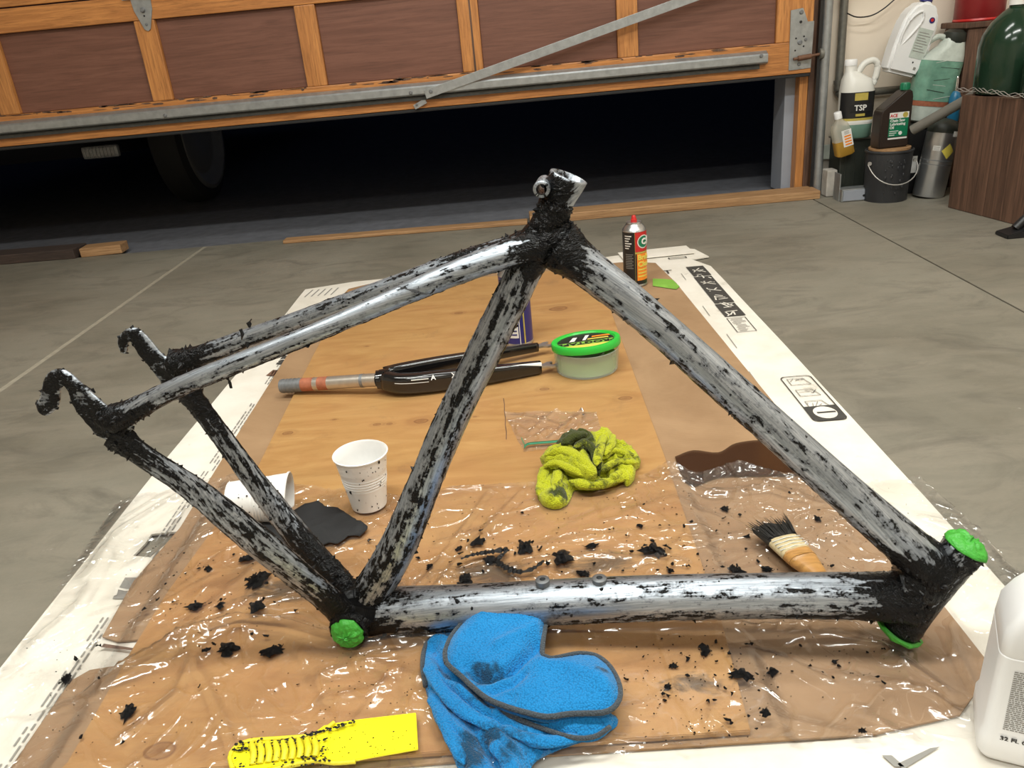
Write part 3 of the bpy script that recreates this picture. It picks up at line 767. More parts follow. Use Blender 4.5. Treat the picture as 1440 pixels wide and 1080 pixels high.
# big green jugs on the crate
for i, (x, yy, s_, lab) in enumerate(((1.418, 2.455, 1.13, 'large dark green glass jug standing farther back on the wooden crate'), (1.448, 2.285, 1.04, 'large dark green glass jug with paper collar at the front of the wooden crate'))):
    t = empty('glass_jug', (x, yy, CRH+.0005), lab, 'jug'); s2_ = s_*(.90 if i == 0 else .72)
    lathe('jug_glass', [(r*s_, z*s2_) for r, z in ((.060, 0), (.070, .004), (.073, .02), (.073, .125), (.068, .155), (.052, .188), (.030, .212), (.017, .222), (.015, .242), (.018, .244), (.018, .253), (.0, .253))], M['carboy'], t, 48, True, False)
    if i == 0: lathe('neck_wrap', [(.0215, .232), (.0210, .242), (.0205, .248)], M['paper'], t, 24, False, False)
    else: lathe('paper_collar', [(.0735*s_, .128*s2_), (.0690*s_, .155*s2_), (.0535*s_, .187*s2_)], M['paper'], t, 36, False, False)
    if i == 0: lathe('jug_stopper', [(.019, .258), (.023, .290), (.019, .295)], M['darkgreen'], t, 20)
# wire mesh strip along the crate top
t = empty('wire_netting', (1.327, 2.51, CRH), 'strip of twisted wire netting along the top edge of the crate', 'wire netting')
vs, fs = [], []
for s0 in (0, math.pi, 1.6):
    pts = [V((-.004+.003*math.cos(k*.9+s0)+.004*math.sin(k*.33), .02-.012*k, .012+.006*math.sin(k*.9+s0)+.004*math.sin(k*.21))) for k in range(46)]
    tube_data(pts, .0011, 5, True, vs=vs, fs=fs)
o = raw('twisted_wire', vs, fs, M['wire'], t, True); t.rotation_euler = (0, 0, math.radians(10.4))
# grey plastic pipe
p0 = Y(1283, 183, 2.665); p1 = Y(1372, 133, 2.545)
t = empty('plastic_pipe', p0, 'grey plastic pipe leaning diagonally from the pail up to the crate corner', 'pipe')
tube('pipe_wall', [V((0, 0, 0)), (p1-p0)], .0155, M['pvc'], t, 20, cap=False)
tube('pipe_bore', [V((0, 0, 0)), (p1-p0)*.999], .0125, M['black'], t, 20)
# blue spray trigger behind
p = Y(1345, 125, 2.762); t = empty('blue_bottle', (p.x, 2.762, TBH+.0005), 'small blue bottle behind the grey pipe next to the crate', 'bottle')
lathe('bottle_body', [(.016, 0), (.018, .004), (.018, .075), (.012, .09), (.008, .095)], M['bluebit'], t, 20)
lathe('bottle_spout', [(.005, .095), (.004, .135), (.002, .14)], M['chrome'], t, 12)
zs = TBH
# green wrapped bottle, on the shelf board
t = empty('wrapped_bottle', (1.375, 2.82, zs+.0005), 'green and white bottle in crinkled wrap leaning against the wall behind the pipe', 'bottle', rot=(0, math.radians(8), 0))
H1 = Y(1318, 36, 2.82).z-zs
rr_loft('bottle_base', [(0, .050, .033, 0), (.004, .055, .038, 0), (.05, .062, .042, 0)], 'wrapw', t, .4)
rr_loft('bottle_band', [(.0505, .063, .043, 0), (.066, .064, .044, 0)], 'redrust', t, .4)
rr_loft('bottle_wrap', [(.0665, .0645, .0445, 0), (.10, .068, .045, 0), (.16, .070, .046, 0), (.19, .070, .045, .002)], 'wrap', t, .4)
rr_loft('bottle_shoulder', [(.1905, .069, .044, .002), (.21, .058, .040, .012), (.235, .040, .034, .026), (H1-.03, .030, .028, .03)], 'wrapw', t, .4)
tube('bottle_handle', [V((-.052, 0, .195)), V((-.055, 0, .235)), V((-.02, 0, .262)), V((.02, 0, .25))], .009, M['wrapw'], t, 10, .008)
lathe('bottle_neck', [(.030, 0), (.036, .01), (.034, .035), (.020, .045)], M['darkgreen'], t, 14, loc=(.03, 0, H1-.055))
rn = random.Random(2)
for k in range(7):
    z = .08+.018*k; a0 = rn.uniform(-.05, -.02); w_ = rn.uniform(.04, .08)
    box('wrap_crease', (a0+w_/2, -.0452, z), (w_*.8, .0012, .0016), M['darkgreen'] if k % 2 else M['wrapw'], t, R=Matrix.Rotation(rn.uniform(-.25, .25), 3, 'Y'), bev=0)
# white jug propped on TSP jug and wrapped bottle
wb0 = Y(1255, 92, 2.84)
t = empty('detergent_jug', (wb0.x+.018, 2.84, Y(1266, 104, 2.84).z), 'white plastic jug tilted to the right and propped above the translucent jug', 'jug', rot=(0, math.radians(17), 0))
slab_bottle(t, [(-.052, 0), (.050, 0), (.056, .02), (.062, .10), (.058, .165), (.045, .200), (.020, .222), (-.012, .222), (-.036, .205), (-.055, .165), (-.058, .08)], .07, 'white', bev=.014)
hp = [V((-.040, -.030, .075)), V((-.046, -.036, .12)), V((-.036, -.038, .165)), V((-.010, -.036, .19)), V((.0, -.036, .165)), V((-.018, -.036, .12)), V((-.040, -.030, .075))]
tube('handle_rim', hp, .004, M['white'], t, 10, .006)
lathe('jug_cap', [(.019, 0), (.019, .022), (.017, .024)], M['navy'], t, 20, loc=(.004, 0, .221))
flatrect('faded_label', .0, .048, .055, .145, -.0356, 'wrapw', t)
for k in range(8): flatrect('label_line', .004, .044-.006*(k % 3), .075+.008*k, .077+.008*k, -.0362, 'inkgrey', t, .0003)
lathe('round_emblem', [(.009, 0), (.009, .0006)], M['navy'], t, 18, loc=(.030, -.0358, .172), rot=(math.radians(90), 0, 0))
lathe('emblem_centre', [(.005, 0), (.005, .0006)], M['red'], t, 14, loc=(.030, -.0365, .173), rot=(math.radians(90), 0, 0))
flatrect('label_mark', .018, .022, .040, .045, -.0358, 'black', t); flatrect('label_mark', .028, .036, .022, .030, -.0358, 'inkgrey', t)
# cabinet side, red can, lime bottle
cz = Y(1362, 31, 2.79).z
cab = empty('brown_cupboard', (1.70, 2.87, 0), 'dark brown wooden cupboard against the wall behind the green glass jugs', 'cupboard')
bm = bmesh.new(); bbox(bm, (0, 0, (cz-.02)/2), (.46, .15, cz-.02), bev=.003); frombm('cupboard_body', bm, M['oldwood'], cab)
bm = bmesh.new(); bbox(bm, (0, 0, cz-.01), (.485, .165, .018), bev=.003); frombm('cupboard_top', bm, M['oldwood'], cab)
rp = Y(1368, 28, 2.68)
t = empty('red_can', (1.535, 2.865, cz), 'red metal can on top of the brown cupboard', 'can')
lathe('can_body', [(.072, 0), (.074, .003), (.074, .15), (.072, .153), (.06, .155)], M['reddark'], t, 36)
lathe('can_rim', [(.0745, 0.0), (.0762, .003), (.0745, .008)], M['red'], t, 36, False, False)
lathe('can_rim', [(.0745, .10), (.0758, .103), (.0745, .108)], M['red'], t, 36, False, False)
p = Y(1432, 30, 2.30)
t = empty('lime_bottle', (1.535, 2.475, CRH+.0005), 'lime green and teal bottle behind the front green glass jug', 'bottle')
lathe('bottle_base', [(.032, 0), (.035, .004), (.035, .175)], M['teal'], t, 28)
lathe('bottle_body', [(.035, .176), (.035, .31), (.030, .34), (.014, .36), (.014, .38)], M['lime'], t, 28)

# conduit and cable on the wall
t = empty('conduit_pipe', (1.14, 2.955, .33), 'grey weathered conduit pipe running down the cream wall with an elbow', 'pipe')
Wy = -.005
xa = Y(1186, 40, 2.95).x-1.14
tube('conduit', [V((xa-.006, 0, 1.2)), V((xa, 0, .03))], .0135, M['galvd'], t, 16)
tube('elbow', [V((xa, 0, .034)), V((xa+.001, 0, .008)), V((xa+.012, 0, -.007)), V((xa+.032, 0, -.009))], .0165, M['galvd'], t, 16, .004)
tube('conduit', [V((xa+.028, 0, -.009)), V((xa+.30, 0, -.009))], .0125, M['galvd'], t, 16)
lathe('elbow_collar', [(.018, 0), (.018, .012)], M['galvd'], t, 18, loc=(xa, 0, .026))
pts = [Y(a, b, 2.945) for a, b in ((1190, 18), (1205, 24), (1225, 22), (1243, 12), (1262, -4), (1290, -25))]
t = empty('black_cable', pts[0], 'thin black cable sagging across the cream wall right of the conduit', 'cable')
tube('cable_sheath', [p-pts[0] for p in pts], .0022, M['black'], t, 8, .01)
# electric fitting at wall foot
t = tag(box('wall_plate', (1.105, 2.928, .135), (.05, .012, .05), M['wrapw'], bev=.003), 'small dull wall plate low on the wall behind the amber bottle', 'wall plate')
# black object far right
p = G(1432, 334, 0)
t = empty('black_stand', (p.x+.02, p.y+.02, 0), 'black metal stand foot on the floor at the right edge by the crate', 'stand')
prism('foot_wedge', [(-.055, 0), (.10, 0), (.10, .030), (.0, .022), (-.055, .010)], -.03, .03, M['black'], t, .002, X=V((1, 0, 0)), Yv=V((0, 0, 1)))
tube('stand_tube', [V((-.02, 0, .02)), V((.02, 0, .055)), V((.10, 0, .07))], .012, M['black'], t, 14, .01)

# ================================================================= work surface
# white cardboard sheet
def wob(x, y): return .0028+.0018*max(0, fb(x, y, 0, 3, 2))
outl = [(-.625, .40), (-.632, 1.2), (-.626, 1.56), (-.622, 2.18), (-.49, 2.22), (-.10, 2.235), (.22, 2.25), (.44, 2.29), (.485, 2.255), (.505, 2.165), (.455, 2.150), (.488, 2.07), (.496, 1.5), (.500, .91), (.497, .40)]
hole = [(-.575, .965), (-.545, .905), (-.545, .835), (-.590, .90)]
hole = [tuple(G(*q, .003).to_2d()) for q in ((206, 766), (214, 754), (252, 750), (244, 760), (212, 786), (188, 784))]
card = patch('cardboard_sheet', outl, .05, wob, M['card'], thick=.003, smooth=False, holes=[hole])
tag(card, 'large white printed cardboard sheet lying flat on the concrete floor', 'cardboard')
CT = .0062
def onc(name, poly, m, z=CT, par=card, th=.0003):
    vs = [V((*q, z)) for q in poly]
    o = raw(name, vs, [tuple(range(len(vs)))], M[m], par)
    if o.data.polygons[0].normal.z < 0: o.data.flip_normals()
    return o
def quad_px(name, pts, m, z=CT+.0012, par=card): return onc(name, [tuple(G(a, b, z).to_2d()) for a, b in pts], m, z, par)
# outer printing on the right strip (x .40-.49), reading along y
ZI = CT+.0014
def line_rect(x0, x1, y0, y1, w_, m='ink', name='printed_frame'):
    vs = [(x0, y0), (x1, y0), (x1, y1), (x0, y1), (x0+w_, y0+w_), (x1-w_, y0+w_), (x1-w_, y1-w_), (x0+w_, y1-w_)]
    return raw(name, [(a, b, ZI) for a, b in vs], [(0, 1, 5, 4), (1, 2, 6, 5), (2, 3, 7, 6), (3, 0, 4, 7)], M[m], card)
for (a_, b_) in ((1.985, 2.075), (1.76, 1.978), (1.665, 1.753)):
    onc('printed_block', [(.425, a_), (.470, a_), (.468, b_), (.423, b_)], 'ink', ZI)
rn = random.Random(11)
vs, fs = [], []
def seg2(vs, fs, a, b, w_, z):
    a, b = V(a), V(b); d = (b-a).normalized(); n_ = V((-d.y, d.x))*w_/2; k = len(vs)
    for q in (a-n_, b-n_, b+n_, a+n_): vs.append((q.x, q.y, z))
    fs.append((k, k+1, k+2, k+3))
for k in range(7):                                                      # pictogram strokes on the black blocks
    y_ = 2.055-k*.058
    for q in range(5):
        a = (rn.uniform(.430, .463), y_-rn.uniform(0, .042)); b = (rn.uniform(.430, .463), y_-rn.uniform(0, .042)); seg2(vs, fs, a, b, .0035, ZI+.0004)
o = raw('printed_symbol', vs, fs, M['card'], card)
line_rect(.425, .466, 1.565, 1.655, .0016)
vs, fs = [], []
for k in range(11): seg2(vs, fs, (.430+rn.uniform(0, .006), 1.573+k*.0074), (.447+rn.uniform(0, .014), 1.573+k*.0074), .0022, ZI)
raw('printed_small_text', vs, fs, M['inkgrey'], card)
# rounded frame with the "1"
fx0, fx1, fy0, fy1 = .405, .459, 1.17, 1.36
A = G(1093, 530, ZI); B = G(1145, 527, ZI); Cc = G(1190, 592, ZI); D = G(1145, 590, ZI)
fx0, fx1 = (A.x+D.x)/2, (B.x+Cc.x)/2; fy1 = (A.y+B.y)/2; fy0 = (Cc.y+D.y)/2; fm = lerp(fy0, fy1, .30)
def rrect(x0, x1, y0, y1, r, n=5):
    out = []
    for (cx, cy, a0) in ((x1-r, y1-r, 0), (x0+r, y1-r, 90), (x0+r, y0+r, 180), (x1-r, y0+r, 270)):
        for k in range(n): a = math.radians(a0+90*k/(n-1)); out.append((cx+r*math.cos(a), cy+r*math.sin(a)))
    return out
o1 = rrect(fx0, fx1, fy0, fy1, .010); o2 = rrect(fx0+.002, fx1-.002, fy0+.002, fy1-.002, .009); n = len(o1)
raw('printed_frame', [(a, b, ZI) for a, b in o1+o2], [(i, (i+1) % n, n+(i+1) % n, n+i) for i in range(n)], M['ink'], card)
onc('printed_block', [(fx0+.001, fm), (fx0+.001, fy0+.009), (fx0+.009, fy0+.001), (fx1-.009, fy0+.001), (fx1-.001, fy0+.009), (fx1-.001, fm)], 'ink', ZI+.0002)
cx, cy = (fx0+fx1)/2, (fy0+fm)/2+.001
onc('printed_circle', [(cx+.0185*math.cos(k*.3141), cy+.022*math.sin(k*.3141)) for k in range(20)], 'card', ZI+.0006)
text('printed_numeral', '1', .042, M['ink'], card, Matrix.Translation((cx, cy, ZI+.0008)) @ Matrix.Rotation(math.radians(-90), 4, 'Z'), ext=.0001, bold=.0006)
vs, fs = [], []
for k in range(3):
    y_ = lerp(fy1-.012, fm+.02, k/2.0)-.012; x_ = cx
    w_ = .017; h_ = .013
    seg2(vs, fs, (x_-w_, y_-h_), (x_+w_, y_-h_), .0015, ZI); seg2(vs, fs, (x_-w_, y_+h_), (x_+w_*.6, y_+h_), .0015, ZI); seg2(vs, fs, (x_-w_, y_-h_), (x_-w_, y_+h_), .0015, ZI)
    seg2(vs, fs, (x_+w_, y_-h_), (x_+w_*.6, y_+h_), .0015, ZI)
    for q in range(4): seg2(vs, fs, (x_+rn.uniform(-w_, w_), y_+rn.uniform(-h_, h_)), (x_+rn.uniform(-w_, w_), y_+rn.uniform(-h_, h_)), .0013, ZI)
raw('printed_pictogram', vs, fs, M['inkgrey'], card)
# near edge arrow stripes
quad_px('printed_stripe', ((1240, 1062), (1254, 1062), (1272, 1078), (1258, 1078)), 'inkgrey', ZI); quad_px('printed_stripe', ((1262, 1074), (1308, 1052), (1322, 1050), (1270, 1082)), 'inkgrey', ZI)
# left strip printing: fine lines of type along the inner edge, symbols
vs, fs = [], []
for row in range(3):
    y_ = .55
    while y_ < 1.75:
        l_ = rn.uniform(.006, .022)
        if rn.random() < .8: seg2(vs, fs, (-.545+.0065*row, y_), (-.545+.0065*row, y_+l_), .0022, ZI)
        y_ += l_+.004
        if abs(y_-1.42) < .03 and row < 3: y_ += .09
        if abs(y_-.8) < .02: y_ += .12
raw('printed_small_text', vs, fs, M['inkgrey'], card)
quad_px('printed_block', ((388, 512), (398, 500), (410, 500), (400, 513)), 'ink', ZI); 
text('printed_symbol', 'C', .03, M['card'], card, Matrix.Translation(G(396, 507, ZI+.0006)) @ Matrix.Rotation(math.radians(-90), 4, 'Z'), ext=.0001)
quad_px('printed_block', ((374, 528), (384, 520), (402, 521), (390, 530)), 'oldwood', ZI)
quad_px('printed_block', ((158, 842), (176, 812), (196, 812), (182, 842)), 'inkgrey', ZI)
text('printed_symbol', '2', .045, M['card'], card, Matrix.Translation(G(177, 828, ZI+.0006)) @ Matrix.Rotation(math.radians(-75), 4, 'Z'), ext=.0001)
# far left flap and far strip printing
vs, fs = [], []
for k in range(5): seg2(vs, fs, (-.605+.018*k, 2.10), (-.597+.018*k, 2.165), .004, ZI)
raw('printed_small_text', vs, fs, M['inkgrey'], card)
quad_px('printed_block', ((612, 402), (615, 397), (626, 396), (624, 402)), 'ink', ZI)
text('printed_symbol', 'A', .022, M['card'], card, Matrix.Translation(G(619, 399.5, ZI+.0006)), ext=.0001)
text('printed_symbol', 'H', .045, M['ink'], card, Matrix.Translation(G(701, 396, ZI+.0004)), ext=.0001)
for (px, py) in ((641, 398), (672, 397)): line_rect(G(px-5, py, ZI).x, G(px+5, py, ZI).x, G(px, py+4, ZI).y, G(px, py-5, ZI).y, .002)
text('printed_symbol', 'CNT', .045, M['ink'], card, Matrix.Translation(G(921, 384, ZI+.0004)), ext=.0001)
vs, fs = [], []
for k in range(4): seg2(vs, fs, (.335+.03*k, 2.225), (.355+.03*k, 2.225), .004, ZI); seg2(vs, fs, (.33+.03*k, 2.20), (.35+.03*k, 2.20), .004, ZI)
raw('printed_small_text', vs, fs, M['inkgrey'], card)
line_rect(.395, .445, 2.165, 2.182, .003)
# pale dashes on the right strip
vs, fs = [], []
for (a, b) in (((.395, 1.75), (.395, 1.68)), ((.402, 1.56), (.402, 1.48)), ((.393, 1.36), (.393, 1.27)), ((.40, 2.02), (.40, 1.96))): seg2(vs, fs, a, b, .0016, ZI)
raw('printed_line', vs, fs, M['inkgrey'], card)
# fold crease of the carton
bmx = tag(box('card_flap', ((.25+.49)/2, 2.235, CT+.0035), (.20, .085, .0025), M['card'], rz=math.radians(4), bev=.0008), 'small white cardboard flap folded over at the far right corner of the sheet', 'cardboard flap')

# kraft cardboard (with tabs on the left edge)
kz = CT+.0018
kl = [(-.535, .533)]
tabs = [tuple(G(a, b, kz).to_2d()) for a, b in ((0, 1150), (54, 1035), (96, 962), (110, 950), (128, 945), (178, 938), (192, 912), (144, 907), (140, 898), (190, 822), (214, 786), (257, 748), (333, 622), (407, 500))]
kraft_poly = [(-.25, .533), (.0, .534), (.10, .533), (.277, .533), (.360, .548), (.418, .60), (.417, .70), (.400, 1.05), (.388, 1.41), (.370, 1.93), (.352, 2.13), (.28, 2.165), (-.44, 2.165), (-.49, 2.135), (-.537, 1.66), (-.528, 1.244), (-.520, .97), (-.535, .85), (-.527, .745), (-.505, .735), (-.480, .735), (-.480, .695), (-.515, .69), (-.529, .675), (-.530, .606), (-.53, .533)]
kraft = patch('kraft_cardboard', kraft_poly, .045, lambda x, y: kz+.0012*abs(fb(x, y, 2, 4, 2)), M['kraft'], thick=.0022, smooth=False)
tag(kraft, 'brown kraft cardboard sheet with cut tabs on top of the white cardboard', 'cardboard')
quad_px('cut_edge', ((146, 905), (192, 912), (190, 915), (142, 910)), 'oldwood', kz+.0035, kraft)

# plywood
PZ0, PZ = kz+.0042, kz+.0042+.006
knots = []
for (a, b, r) in ((593, 592, .013), (548, 596, .006), (880, 560, .012), (405, 609, .009), (766, 547, .009), (786, 434, .022), (530, 597, .007), (470, 590, .004), (224, 1056, .014), (690, 443, .011), (645, 440, .010), (516, 487, .004), (668, 586, .004)):
    p = G(a, b, PZ); knots.append((p.x, p.y, r))
ply_poly = [(-.478, .47), (-.470, .557), (-.474, .70), (-.474, .81), (-.450, 1.12), (-.470, 1.6), (-.484, 2.098), (.186, 2.118), (.184, 1.57), (.183, 1.06), (.178, .69), (.168, .47)]
ply_poly = [(a, max(b, .539)) for a, b in ply_poly]
ply = prism('plywood_board', ply_poly, PZ0, PZ, mat_plywood(knots), None, .0008)
tag(ply, 'warm brown plywood board with knots lying in the centre under the frame', 'plywood')
# long crack and edge
for (a, b, c_, d_) in ((708, 560, 712, 618),):
    vs, fs = [], []; p, q = G(a, b, PZ+.0004), G(c_, d_, PZ+.0004)
    for k in range(6): seg2(vs, fs, (lerp(p.x, q.x, k/6)+.001*(k % 2), lerp(p.y, q.y, k/6)), (lerp(p.x, q.x, (k+1)/6)+.001*((k+1) % 2), lerp(p.y, q.y, (k+1)/6)), .0014, PZ+.0004)
    raw('wood_split', vs, fs, M['oldwood'], ply)

# wet stain
sp = [tuple(G(a, b, kz+.004).to_2d()) for a, b in ((949, 643), (975, 634), (1010, 637), (1035, 624), (1075, 620), (1105, 630), (1140, 640), (1150, 655), (1135, 668), (1060, 670), (1010, 672), (975, 684), (958, 668))]
sp2 = []
n = len(sp)
for q in catmull([V((*p, 0)) for p in sp+[sp[0]]], .008)[:-1]: sp2.append((q.x, q.y))
o = patch('wet_stain', sp2, .02, lambda x, y: kz+.0052, M['stain']); tag(o, 'dark brown wet stain soaked into the brown cardboard behind the plastic sheet', 'stain')

# green tape strip on cardboard far right
o = patch('tape_strip', [tuple(G(a, b, .012).to_2d()) for a, b in ((918, 392), (945, 393), (956, 403), (951, 407), (918, 402))], .02, lambda x, y: .0125+.001*nz(x, y, 0, 60), M['labelgreen'])
tag(o, 'strip of green tape stuck to the cardboard beside the brake cleaner can', 'tape')

# ================================================================= clear plastic sheet
FILMZ = PZ+.0022
ridges = []
def ridge(pts, amp, w_):
    q = [tuple(G(a, b, FILMZ).to_2d()) for a, b in pts]; ridges.append((q, amp, w_))
ridge(((172, 948), (250, 905), (330, 877), (400, 884), (470, 905)), .017, .013)
ridge(((505, 912), (600, 897), (700, 895), (900, 888), (1080, 882), (1200, 878)), .014, .010)
ridge(((500, 925), (520, 915), (575, 905)), .006, .006)
ridge(((455, 950), (520, 932), (600, 960)), .008, .010)
ridge(((455, 985), (540, 965)), .006, .008)
ridge(((330, 672), (400, 690), (470, 680), (560, 702), (640, 690), (760, 680)), .006, .010)
ridge(((690, 690), (640, 760), (560, 862)), .006, .0035)
ridge(((735, 690), (660, 770), (590, 850)), .006, .0035)
ridge(((940, 655), (985, 668), (1040, 650), (1100, 668), (1170, 670)), .012, .010)
ridge(((950, 670), (1000, 690), (1080, 680), (1150, 700)), .008, .008)
ridge(((740, 770), (830, 755), (990, 740)), .004, .006)
ridge(((700, 800), (830, 780), (960, 790)), .005, .008)
ridge(((960, 760), (1060, 740), (1150, 760)), .005, .006)
ridge(((950, 850), (1040, 780), (1200, 720)), .004, .006)
ridge(((30, 1010), (160, 960), (230, 930), (300, 850), (380, 780)), .006, .012)
ridge(((170, 1040), (250, 975), (280, 900)), .006, .007)
ridge(((330, 1060), (300, 990), (270, 930)), .004, .006)
ridge(((700, 1070), (860, 1040), (1000, 1062), (1230, 1030)), .005, .007)
ridge(((1000, 1040), (1080, 1000), (1230, 1030)), .004, .006)
ridge(((1180, 940), (1300, 960), (1360, 1000)), .005, .005)
ridge(((1240, 900), (1330, 960)), .006, .005); ridge(((1330, 880), (1370, 960)), .006, .006)
ridge(((1290, 665), (1345, 705), (1385, 745), (1420, 790)), .008, .008)
ridge(((1300, 720), (1400, 740), (1440, 760)), .006, .006)
ridge(((150, 770), (110, 840), (40, 900)), .008, .010)
ridge(((330, 660), (230, 700), (160, 745), (120, 800)), .009, .010)
ridge(((880, 720), (950, 700), (1010, 720)), .005, .006)
rn = random.Random(77)
for k in range(110):                                                    # many short tight creases
    a = (rn.uniform(-.62, .47), rn.uniform(.50, 1.02)); an = rn.uniform(0, math.pi); l_ = rn.uniform(.02, .12)
    ridges.append(([a, (a[0]+l_*math.cos(an)*.6, a[1]+l_*math.sin(an)*.6+rn.uniform(-.01, .01)), (a[0]+l_*math.cos(an), a[1]+l_*math.sin(an))], rn.uniform(.0015, .0045), rn.uniform(.0022, .0045)))
rb = [(min(p[0] for p in q)-4*w_, max(p[0] for p in q)+4*w_, min(p[1] for p in q)-4*w_, max(p[1] for p in q)+4*w_) for q, a, w_ in ridges]
def base_z(x, y):
    if -.482 < x < .19: return PZ
    if -.53 < x < .42: return lerp(PZ, kz+.003, sstep(0, .02, (x-.19) if x > 0 else (-.482-x)))
    if -.63 < x < .50: return .0085
    return .0085*(1-sstep(0, .03, (x-.50) if x > 0 else (-.63-x)))+.001
def film_z(x, y):
    h = base_z(x, y)+.0010
    n1 = 1-abs(fb(x, y, 1.7, 9, 3)); h += .0035*max(0, n1-.55)+.0014*max(0, fb(x, y, 5, 24, 3))
    for (q, a, w_), (x0, x1, y0, y1) in zip(ridges, rb):
        if x0 < x < x1 and y0 < y < y1:
            d = min(segdist((x, y), q[i], q[i+1]) for i in range(len(q)-1))
            h += a*math.exp(-d/w_*1.3)
    return h
sheet_px = ((-60, 1000), (0, 930), (60, 850), (110, 765), (160, 692), (250, 680), (350, 664), (430, 684), (560, 698), (640, 684), (760, 680), (860, 690), (930, 655), (975, 662), (1040, 648), (1100, 660), (1180, 672), (1290, 665), (1345, 700), (1385, 738), (1440, 790))
film_poly = [tuple(G(a, b, FILMZ).to_2d()) for a, b in sheet_px]+[(.60, .62), (.54, .50), (.40, .515), (.2, .527), (0, .522), (-.2, .515), (-.4, .50), (-.62, .50)]
rj = random.Random(9)
film = patch('plastic_sheet', film_poly, .0045, film_z, M['film'], jit=.003, rnd=rj)
tag(film, 'crumpled clear plastic sheet spread over plywood and cardboard under the bike frame', 'plastic sheet')

# ================================================================= bicycle frame
FB0 = G(488, 888, .045)
fa = math.radians(8.0); fl_ = math.radians(1.0)
fd = V((math.cos(fa), -math.sin(fa), 0)); n0 = V((math.sin(fa), math.cos(fa), 0))
fn = (n0*math.cos(fl_)-V((0, 0, 1))*math.sin(fl_)).normalized(); fv = fn.cross(fd)*1.0
if fv.z < 0: fv = -fv
FO = FB0+fn*.035                             # bottom bracket centre
def FP(px, py, off=0.0): return PL(px, py, FO+fn*off, fn)
frame = empty('bicycle', FO, 'stripped aluminium bicycle frame with black paint residue standing upright on the plastic', 'bicycle')
def L_(p): return p-FO
crumbs_v, crumbs_f = [], []
rc = random.Random(21)
def crumb(p, n_, s):
    b = len(crumbs_v)
    k = rc.randint(4, 6); t1, t2 = frame_at(n_)
    base = [p+t1*(s*rc.uniform(.5, 1.2)*math.cos(i*2*math.pi/k))+t2*(s*rc.uniform(.5, 1.2)*math.sin(i*2*math.pi/k))-n_*s*.2 for i in range(k)]
    crumbs_v.extend(base); crumbs_v.append(p+n_*s*rc.uniform(.3, 1.3)+t1*s*rc.uniform(-.8, .8)+t2*s*rc.uniform(-.8, .8))
    for i in range(k): crumbs_f.append((b+i, b+(i+1) % k, b+k))
def ftube(name, pts, widths, seed, level, ends=(1.0, 1.0), endlen=.05, flare=(0, 0), depthr=None, seg=56, step=.0028, jag=1.0, bias=None):
    """painted tube along world points; widths = diameters; paint residue raises the surface"""
    pts = catmull(pts, step); n = len(pts); S = [0]
    for a, b in zip(pts, pts[1:]): S.append(S[-1]+(b-a).length)
    Lt = S[-1]; vs, fs, uv, pa = [], [], [], []
    for k, p in enumerate(pts):
        t = pts[min(k+1, n-1)]-pts[max(k-1, 0)]; t.normalize()
        c = fn-t*fn.dot(t); c.normalize(); a = t.cross(c)
        if a.z < 0: a = -a
        u = S[k]/Lt; x = u*(len(widths)-1); i0 = min(int(x), len(widths)-2)
        r = lerp(widths[i0], widths[i0+1], x-i0)/2
        r += flare[0]*math.exp(-(S[k]/.018)**2)+flare[1]*math.exp(-((Lt-S[k])/.018)**2)
        e = max(ends[0]*math.exp(-(S[k]/endlen)**2), ends[1]*math.exp(-((Lt-S[k])/endlen)**2))
        for i in range(seg):
            an = 2*math.pi*i/seg; ca, sa = math.cos(an), math.sin(an)
            rc_ = r*(depthr or 1.0)
            dirn = a*ca+c*sa; q = p+a*(r*ca)+c*(rc_*sa)
            # residue field: blotches stretched along the tube
            f1 = noise.fractal(V((S[k]*16+seed*7, ca*2.2, sa*2.2+seed)), .8, 2.1, 4)
            f2 = noise.fractal(V((S[k]*75+seed*3, ca*6, sa*6+seed)), .9, 2.1, 3)
            f3 = noise.noise(V((S[k]*7+seed*5, ca*5.5+seed, sa*5.5)))
            v_ = level+.17*f1+.13*f2+.10*f3+e*.42
            if bias: v_ += bias(u, ca, sa)
            pa.append(v_)
            lump = sstep(.47, .60, v_); h = lump*(.0005+.0006*max(0, f2))+sstep(.70, .95, v_)*(.0016*max(0, noise.noise(q*240)+.35)+.0022*max(0, noise.noise(q*90)))
            q = q+dirn*h*jag; vs.append(L_(q)); uv.append((S[k], an*r))
            if rc.random() < (.035 if lump > .5 else .004)+.13*sstep(.72, .95, v_): crumb(L_(q), dirn, rc.uniform(.0007, .0018)+.0024*rc.random()**4)
    for k in range(n-1):
        for i in range(seg):
            j = (i+1) % seg; fs.append((k*seg+i, k*seg+j, (k+1)*seg+j, (k+1)*seg+i))
    fs.append(tuple(range(seg))); fs.append(tuple((n-1)*seg+i for i in reversed(range(seg))))
    o = raw(name, vs, fs, M['frame'], frame, True)
    finish_paint(o, pa, uv, 2*math.pi); return o
